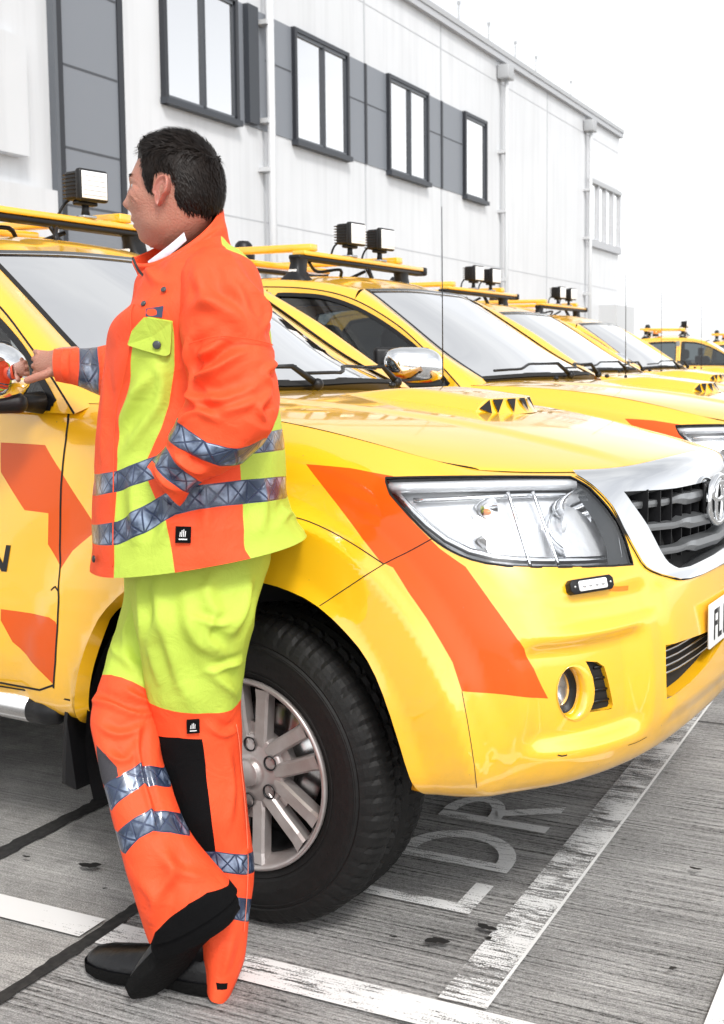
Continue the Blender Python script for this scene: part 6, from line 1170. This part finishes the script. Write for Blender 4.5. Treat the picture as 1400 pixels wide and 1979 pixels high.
zp = MB(); pz = [cam_point(257, 498, -.055), cam_point(268, 522, -.07), cam_point(288, 548, -.10), cam_point(275, 575, -.115), cam_point(262, 600, -.12)]; zp.tube(catmull(pz, 5), .0028, M_zip, n=6); pz = [cam_point(290, 548, -.105), cam_point(305, 530, -.11), cam_point(330, 508, -.11)]; zp.tube(catmull(pz, 5), .0022, M_zip, n=6); zp.build('zip', tors)
# storm flap below the collar, with its two snaps
# head: forward = -x turned a little
HC = cam_point(339, 374, .02); fa = R(15); Fh = np.array([-math.cos(fa), -math.sin(fa), 0]); tilt = R(-5); Fv = Fh*math.cos(tilt)-UP*math.sin(tilt); Lh = np.cross(UP, Fh); Uh = np.cross(Fv, Lh); Lh = np.cross(Uh, Fv)
def hw(p): p = np.asarray(p, float); return HC+np.outer(p[..., 0].ravel(), Fv).reshape(*p.shape)+np.outer(p[..., 1].ravel(), Lh).reshape(*p.shape)+np.outer(p[..., 2].ravel(), Uh).reshape(*p.shape)
def gs(x, y, z, cx_, cy_, cz_, sx, sy, sz): return np.exp(-((x-cx_)/sx)**2-((y-cy_)/sy)**2-((z-cz_)/sz)**2)
def head_pts(D):
    x, y, z = D[..., 0], D[..., 1], D[..., 2]
    X = x*.097; Y = y*.076; Zz = z*.122
    back = np.clip(-x, 0, 1); X = X-.004*back; lo = np.clip(-z, 0, 1); up_ = np.clip(z, 0, 1)
    Zz = np.where(z < 0, Zz*1.05, Zz); Y = Y*(1-.18*lo**1.6)*(1+.03*np.exp(-((z-.35)/.3)**2)); X = np.where(x < 0, X*(1-.30*lo**1.3), X*(1+.09*lo)); 
    front = sstep(.25, .8, x)
    X = X-.010*front*np.exp(-((z-.02)/.10)**2)*np.exp(-((np.abs(y)-.40)/.20)**2)          # eye sockets
    X = X+.007*front*np.exp(-((z-.19)/.09)**2)*np.exp(-(y/.62)**2)                        # brow
    X = X+.019*np.exp(-((z+.25)/.10)**2)*np.exp(-(y/.17)**2)*front + .011*np.exp(-((z+.06)/.16)**2)*np.exp(-(y/.14)**2)*front
    X = X+.008*front*np.exp(-((z+.50)/.045)**2)*np.exp(-(y/.32)**2) + .008*front*np.exp(-((z+.60)/.05)**2)*np.exp(-(y/.28)**2) - .005*front*np.exp(-((z+.55)/.022)**2)*np.exp(-(y/.34)**2)
    X = X+.013*sstep(.1, .6, x)*np.exp(-((z+.84)/.13)**2)*np.exp(-(y/.42)**2)                # chin
    ck = np.exp(-((z+.14)/.16)**2)*np.exp(-((np.abs(y)-.72)/.24)**2)*sstep(.2, .6, x); X = X+.006*ck; Y = Y+.006*np.sign(y)*ck
    jaw = np.exp(-((z+.62)/.22)**2)*np.exp(-((x-.25)/.4)**2)*np.abs(y); Y = Y+.010*np.sign(y)*jaw
    return np.stack([X, Y, Zz], -1)
n1, n2 = 150, 190
th = np.linspace(.001, math.pi-.001, n1); ph = np.linspace(0, 2*math.pi, n2, endpoint=False); T2, P2 = np.meshgrid(th, ph, indexing='ij'); D = np.stack([np.sin(T2)*np.cos(P2), np.sin(T2)*np.sin(P2), np.cos(T2)], -1); H = head_pts(D)
# crow's feet and smile creases (left cheek is the one in view)
for s in (1, -1):
    for pts, amp in ((((.078, .048, .004), (.066, .060, -.010), (.055, .066, -.022)), .0022), (((.080, .046, -.004), (.068, .060, -.024), (.058, .066, -.040)), .0025), (((.078, .047, .010), (.064, .062, .006), (.052, .068, .0)), .0018), (((.086, .022, -.030), (.080, .038, -.052), (.070, .044, -.078), (.066, .044, -.095)), .0032), (((.074, .052, -.045), (.062, .060, -.065), (.056, .058, -.088)), .0022)):
        L_ = resample(catmull([(a, b*s, c) for a, b, c in pts], 6), 24); d = np.linalg.norm(H[:, :, None]-L_[None, None], axis=3).min(2); nn = D/np.linalg.norm(D, axis=-1, keepdims=True); H = H-nn*(1.5*amp*np.exp(-(d/.0026)**2))[..., None]+nn*(amp*.35*np.exp(-((d-.006)/.004)**2))[..., None]
skin = mat('skin', (.44, .215, .150), .48, noise=(26, .6, (.42, .150, .105)), bump=(210, .30)); sb_ = skin.node_tree.nodes['Principled BSDF']; sb_.inputs['Subsurface Weight'].default_value = .12; sb_.inputs['Subsurface Radius'].default_value = (.012, .004, .002); sb_.inputs['Subsurface Scale'].default_value = .6
bd = MB(); bd.grid(hw(H), skin, wrap=True)
# neck down into the collar
nk = [(tuple(hw(np.array([.040, 0, -.060]))), tuple(hw(np.array([-.050, 0, -.010]))), .036, 1.), (tuple(hw(np.array([.050, 0, -.090]))), tuple(hw(np.array([-.076, 0, -.040]))), .052, 1.), (tuple(hw(np.array([.050, 0, -.115]))), tuple(hw(np.array([-.080, 0, -.070]))), .057, 1.), (tuple(hw(np.array([.044, 0, -.155]))), tuple(hw(np.array([-.080, 0, -.115]))), .058, 1.), (tuple(hw(np.array([.044, 0, -.21]))), tuple(hw(np.array([-.10, 0, -.17]))), .064, 1.)]
NS = TubeSurf(nk); bd.grid(np.array([NS(np.linspace(0, 1, 61), np.full(61, v)) for v in np.linspace(0, 1, 24)]), skin)
tube_c = [tuple(hw(np.array(q))) for q in ((-.022, .050, -.03), (.0, .048, -.075), (.022, .035, -.13), (.03, .02, -.18))]
# right hand gripping the mirror: palm, five fingers
def V3(*a): return np.array(a, float)
wr = V3(-2.085, 2.198, 1.367)
def finger(pts, r): bd.tube(catmull(pts, 5), np.interp(np.linspace(0, 1, (len(pts)-1)*5+1), [0, .35, .7, .93, 1], [r, r*.95, r*.85, r*.62, r*.25]), skin, n=12)
bd.tube(catmull([wr+V3(.05, 0, 0), wr, wr+V3(-.03, .004, -.001), wr+V3(-.06, .010, -.002), wr+V3(-.085, .016, -.002), wr+V3(-.098, .020, -.002)], 5), np.interp(np.linspace(0, 1, 26), [0, .2, .4, .6, .82, .95, 1], [.021, .0195, .0165, .0155, .0145, .012, .006]), skin, n=20, flat=2.05)
bd.tube(catmull([wr+V3(.06, 0, 0), wr+V3(.02, 0, 0), wr+V3(-.02, .003, -.002)], 5), np.interp(np.linspace(0, 1, 11), [0, .6, 1], [.026, .023, .018]), skin, n=18, flat=1.1)
for k, (dz, ln, r) in enumerate(((.026, .8, .0075), (.010, .95, .0085), (-.007, 1.0, .009), (-.024, .92, .0088))):
    b0 = wr+V3(-.082, .012, dz*1.0); finger([b0, b0+V3(-.030*ln, .012, dz*.1), b0+V3(-.045*ln, .034, dz*.05), b0+V3(-.040*ln, .058, 0), b0+V3(-.028*ln, .070, -.002)], r)
finger([wr+V3(-.016, -.004, -.016), wr+V3(-.038, -.018, -.028), wr+V3(-.062, -.026, -.036), wr+V3(-.082, -.030, -.043), wr+V3(-.090, -.031, -.046)], .0115)
# hidden torso that ties head and hand into one body
core = [tuple(hw(np.array([-.02, 0, -.19]))), (-1.58, 2.02, 1.40), (-1.56, 2.02, 1.1), (-1.55, 2.0, .95)]
bd.tube(catmull(core, 5), np.interp(np.linspace(0, 1, 16), [0, .2, .6, 1], [.05, .11, .11, .10]), skin, n=16)
bd.tube(catmull([(-1.60, 2.05, 1.42), (-1.80, 2.13, 1.37), (-1.95, 2.17, 1.365), tuple(wr+V3(.04, 0, 0))], 5), .024, skin, n=12)
me_ = bd.build('body'); rm = me_.modifiers.new('r', 'REMESH'); rm.mode = 'VOXEL'; rm.voxel_size = .0023; rm.adaptivity = 0; sm_ = me_.modifiers.new('s', 'SMOOTH'); sm_.iterations = 1; sm_.factor = .4
dg = bpy.context.evaluated_depsgraph_get(); nm = bpy.data.meshes.new_from_object(me_.evaluated_get(dg)); old = me_.data; me_.modifiers.clear(); me_.data = nm; nm.name = 'body'
nm.materials.clear(); nm.materials.append(skin)
for p in nm.polygons: p.use_smooth = True
co_ = np.zeros(len(nm.vertices)*3); nm.vertices.foreach_get('co', co_); co_ = co_.reshape(-1, 3); rel = co_-HC; lx_, ly_, lz_ = rel@Fv, rel@Lh, rel@Uh
ed = np.zeros(len(nm.edges)*2, int); nm.edges.foreach_get('vertices', ed); ed = ed.reshape(-1, 2); deg = np.bincount(ed.ravel(), minlength=len(co_))[:, None]
wgt = (sstep(.045, .010, lx_)*sstep(.0, -.03, lz_)*sstep(-.19, -.16, lz_))[:, None]          # ease the skull into the neck
for _ in range(60):
    ac = np.zeros_like(co_); np.add.at(ac, ed[:, 0], co_[ed[:, 1]]); np.add.at(ac, ed[:, 1], co_[ed[:, 0]]); co_ = co_+wgt*.6*(ac/np.maximum(deg, 1)-co_)
nm.vertices.foreach_set('co', co_.ravel()); nm.update()
body = adopt(me_)
# ears
M_ear = mat('ear_skin', (.44, .175, .13), .5, noise=(30, .5, (.43, .125, .095))); M_ear.node_tree.nodes['Principled BSDF'].inputs['Subsurface Weight'].default_value = .15
for s in (1, -1):
    ea = MB(); ec = np.array([-.004, .0745*s, -.004])
    out_ = []; inn = []; mid_ = []
    for q in np.linspace(0, 2*math.pi, 41)[:-1]:
        rx = .0185*(1+.10*math.sin(q)); rz = .032; cxx = -.004*math.sin(q)-.004; zz = rz*math.sin(q)*(1 if math.sin(q) > 0 else 1.02)
        x_ = rx*math.cos(q)*(1 if math.sin(q) > -.2 else .72)-.010*(math.sin(q))*.5
        lift = .020*(math.cos(q) < 0)*abs(math.cos(q))**.7+.004
        out_.append((x_, lift*s, zz)); 
    out_ = np.array(out_); rows = [out_*np.array([.96, 0, .96])+np.array([0, -.004*s, 0]), out_*np.array([1.02, .75, 1.02]), out_*np.array([1, 1.05, 1])+np.array([0, .003*s, 0]), out_*np.array([.86, 1.0, .88])+np.array([0, .002*s, 0]), out_*np.array([.76, .70, .78]), out_*np.array([.60, .55, .60]), out_*np.array([.50, .75, .48]), out_*np.array([.34, .45, .34]), out_*np.array([.1, .1, .1])-np.array([0, .004*s, 0])]
    Pq = hw(np.array(rows)+ec); ea.grid(Pq if s > 0 else Pq, M_ear, wrap=True); ea.build('ear', body)
# eyes and brows
for s in (1, -1):
    ey = MB(); c = hw(np.array([.0735, .030*s, .006])); ey.sphere(c, .0115, M_white, 16, 10); c2 = hw(np.array([.0825, .030*s, .006])); ey.sphere(c2, .0045, M_zip, 10, 8); ey.build('eye', body)
# hair: cap plus strands
M_hair = mat('dark_hair', (.007, .0045, .0035), .5, noise=(50, .7, (.016, .010, .007)), spec=.2)
HL = [(.100, .062), (.084, .058), (.070, .066), (.058, .060), (.046, .040), (.038, .012), (.031, -.008), (.020, -.012), (.016, .006), (.016, .026), (.004, .034), (-.018, .030), (-.028, .010), (-.030, -.014), (-.036, -.030), (-.050, -.040), (-.075, -.044), (-.11, -.046)]
HL = np.array(HL)
def hair_side(x, z):           # >0 inside hair, measured in the side view
    zl = np.interp(-x, -HL[:, 0], HL[:, 1]); return z-zl
Hs = head_pts(D); nrm = D.copy(); nrm /= np.linalg.norm(nrm, axis=-1, keepdims=True)
ins = hair_side(Hs[..., 0], Hs[..., 2]); thick = .0125*sstep(-.002, .026, ins)*(.55+.45*sstep(-.2, .8, D[..., 2]))+.006*sstep(.3, .9, D[..., 0])*sstep(.3, .7, D[..., 2])*sstep(0, .02, ins)
bump_ = np.array([[mnoise.noise(Vector((float(a[0])*45, float(a[1])*45, float(a[2])*22))) for a in row] for row in Hs]); thick = thick*(1+.22*bump_)-.006*(ins <= -.001)
capv = hw(Hs+nrm*thick[..., None]); hr = MB(); F = []
for i in range(n1-1):
    for j in range(n2):
        if ins[i, j] > -.004: F.append((i*n2+j, i*n2+(j+1) % n2, (i+1)*n2+(j+1) % n2, (i+1)*n2+j))
hr.add(capv.reshape(-1, 3), F, M_hair); 
rs = np.random.RandomState(5); V = []; F = []; k0 = 0
flat_in = np.argwhere(ins > .000)
for q in rs.choice(len(flat_in), 6500):
    i, j = flat_in[q]; 
    if T2[i, j] < .12 and rs.rand() < .7: continue
    if rs.rand() > math.sin(T2[i, j])+.15: continue
    p = Hs[i, j]+nrm[i, j]*thick[i, j]*.97; n_ = nrm[i, j]
    # combing direction: over the crown forwards, on the sides down and back
    crown = D[i, j, 2]; fwd = np.array([1., 0, .0]); dwn = np.array([-.45, 0, -1.])
    w = sstep(.35, .75, np.array([crown]))[0]; d = fwd*w*(.9)+dwn*(1-w); 
    if D[i, j, 0] > .55 and crown > .35: d = np.array([.45, 0, .9])
    d = d+rs.randn(3)*.22; d -= n_*(d@n_); d /= np.linalg.norm(d)+1e-9; L0 = rs.uniform(.010, .022)*(1.25 if w > .5 else .8); lift = rs.uniform(.25, .75)*(1.2 if w > .5 else .55)
    a = p; b_ = p+d*L0*.5+n_*L0*.28*lift; c = p+d*L0+n_*L0*.40*lift-n_*.001; sd2 = np.cross(n_, d)*rs.uniform(.0007, .0015)
    V += [a-sd2, a+sd2, b_-sd2*.9, b_+sd2*.9, c]; F += [(k0, k0+1, k0+3, k0+2), (k0+2, k0+3, k0+4)]; k0 += 5
hr.add(hw(np.array(V)), F, M_hair, False); hair = hr.build('hair'); adopt(hair)
bw = MB(); V = []; F = []; k0 = 0
for s in (1, -1):
    bw = MB(); V = []; F = []; k0 = 0
    for q in range(90):
        t_ = rs.rand(); y = (.014+.034*t_)*s; z = .020+.008*math.sin(t_*2.4)+rs.uniform(-.003, .003); x = .092-.020*t_*t_+.002; d = np.array([-.15*t_, s*.9, .3-.7*t_]); d /= np.linalg.norm(d); a = np.array([x, y, z]); V += [a, a+np.array([.0, 0, .0009]), a+d*.008+np.array([.001, 0, 0])]; F.append((k0, k0+1, k0+2)); k0 += 3
    bw.add(hw(np.array(V)), F, M_hair, False); bw.build('eyebrow', body)
# striped shirt collar showing between neck and jacket
M_shirt = mat('striped_shirt', (.78, .80, .84), .8, noise=(90, .5, (.45, .42, .60))); sc_ = MB(); pts = [((288, 512), -.030), ((312, 494), -.050), ((335, 476), -.058), ((358, 456), -.056)]; a_ = np.array([cam_point(p[0]-2, p[1]-7, d+.004) for p, d in pts]); b_ = np.array([cam_point(p[0]+3, p[1]+9, d+.004) for p, d in pts]); sc_.grid(np.stack([catmull(a_, 5), catmull((a_+b_)/2, 5)-WDp*.004, catmull(b_, 5)]), M_shirt); adopt(sc_.build('shirt_collar'))
# ---- shoes
def shoe(heel, toe, top_dir, name='shoe', roll=0, L=.30):
    heel = np.array(heel, float); toe = np.array(toe, float); ax = toe-heel; L = np.linalg.norm(ax); ax /= L; up_ = np.array(top_dir, float); up_ -= ax*(up_@ax); up_ /= np.linalg.norm(up_); sdv = np.cross(up_, ax); s = MB(); rows = []; sole = []
    st = [(0, .55, .062), (.03, .85, .078), (.10, 1, .094), (.22, .98, .100), (.34, .92, .094), (.46, .95, .080), (.60, 1.08, .068), (.74, 1.12, .060), (.86, 1.02, .055), (.95, .78, .047), (.99, .45, .036), (1.0, .12, .026)]
    for t_, w_, h_ in st:
        hw_ = .046*w_; row = []; c = heel+ax*L*t_+sdv*(.006*math.sin(t_*3))
        for q in np.linspace(0, math.pi, 17):
            row.append(c+sdv*hw_*math.cos(q)*(1-.10*math.sin(q))+up_*(.022+(h_-.022)*math.sin(q)**.75))
        rows.append(row); sole.append((c, hw_))
    s.grid(np.array(rows), M_shoe); hl0 = [heel-ax*.004+up_*.028+sdv*q*.040 for q in (-1, 0, 1)]; s.tube(catmull([h+ax*.012*abs(k-1) for k, h in enumerate(hl0)], 4), .006, M_shoe, n=6); s.tube([heel+ax*.075+up_*.08, heel+ax*.06+up_*.12, heel+ax*.05+up_*.17], [.046, .045, .048], M_shoe, n=18)
    o = s.build(name); so_ = MB(); R0 = []
    for (c, hw_), (t_, _, _) in zip(sole, st):
        toe_up = .010*max(0, (t_-.75)/.25)**2; arch = .006*math.exp(-((t_-.42)/.10)**2); w2 = hw_+.005
        R0.append([c+sdv*w2+up_*.030, c+sdv*w2+up_*(.004+arch+toe_up), c+sdv*w2*.9+up_*(arch+toe_up), c-sdv*w2*.9+up_*(arch+toe_up), c-sdv*w2+up_*(.004+arch+toe_up), c-sdv*w2+up_*.030])
    so_.grid(np.array(R0), M_sole); so_.build('sole', o); return adopt(o)
shoe((-1.440, 1.962, .003), (-1.790, 1.915, .003), (0, 0, 1))
shoe(cam_point(446, 1752, -.195), cam_point(272, 1938, -.135), tuple(-.45*RR+.55*UP+.80*WDp))
# black gaiter cloth between the trouser hem and the tipped shoe
gt = MB(); g0 = [((296, 1806), (446, 1716), -.215, .060), ((292, 1828), (462, 1742), -.21, .058), ((297, 1846), (455, 1768), -.20, .050)]
GS = TubeSurf([(tuple(cam_point(*a, dc)), tuple(cam_point(*b, dc)), hd, .9) for a, b, dc, hd in g0]); gt.grid(np.array([GS(np.linspace(0, 1, 61), np.full(61, v)) for v in np.linspace(0, 1, 16)]), M_kblk); adopt(gt.build('heel_guard'))
def copy_tree(o, parent=None, skip=()):
    c = o.copy(); COL.objects.link(c); c.parent = parent
    if parent is not None: c.matrix_parent_inverse = o.matrix_parent_inverse.copy()
    for ch in list(o.children): copy_tree(ch, c)
    return c
TRUCK_TH = R(4.0168); GRP = 'yellow pickups parked in a row'
truck = make_truck(lamps=(-.36, .235))
truck.location = (-1.496, 3.112, 0); truck.rotation_euler = (0, 0, -TRUCK_TH)
tag(truck, 'yellow pickup with orange bands that the man in hi-vis leans on, nearest of the row', 'pickup truck', GRP)
spots = [(-1.38, 5.32, -.048, 'second pickup of the row, chrome mirror and dark side window seen behind the nearest bonnet', -.36, -.07),
         (-1.89, 8.12, -.056, 'third pickup of the row, its windscreen framed by a pale yellow pillar', -.36, -.07),
         (-2.136, 10.84, -.037, 'fourth pickup of the row, the last windscreen before the far parked pickup', -.36, -.07)]
def vw(Zd, px): y = R(YAW); X = (px-950)/2180*Zd; return (-math.sin(y)*Zd+math.cos(y)*X, math.cos(y)*Zd+math.sin(y)*X)
ax, ay = vw(21.5, 1314); th = R(11); lx, ly = -1.71, -.72
spots.append((ax-(lx*math.cos(th)-ly*math.sin(th)), ay-(lx*math.sin(th)+ly*math.cos(th)), th, 'far pickup seen side on beyond the windscreens at the right', -.36, -.2))
ax, ay = vw(26, 1440); spots.append((ax-(lx*math.cos(th)-ly*math.sin(th)), ay-(lx*math.sin(th)+ly*math.cos(th)), th, 'farthest pickup, only its roof lamps showing at the right edge', -.36, -.3))
for x, y, rz, lab, y_old, y_new in spots:
    c = copy_tree(truck); c.location = (x, y, 0); c.rotation_euler = (0, 0, rz); c['label'] = lab
    for rk in c.children:
        if rk.name.startswith('roof_rack'):
            for l in rk.children:
                if l.name.startswith('work_lamp') and abs(l.location.y-y_old) < .01: l.location.y = y_new
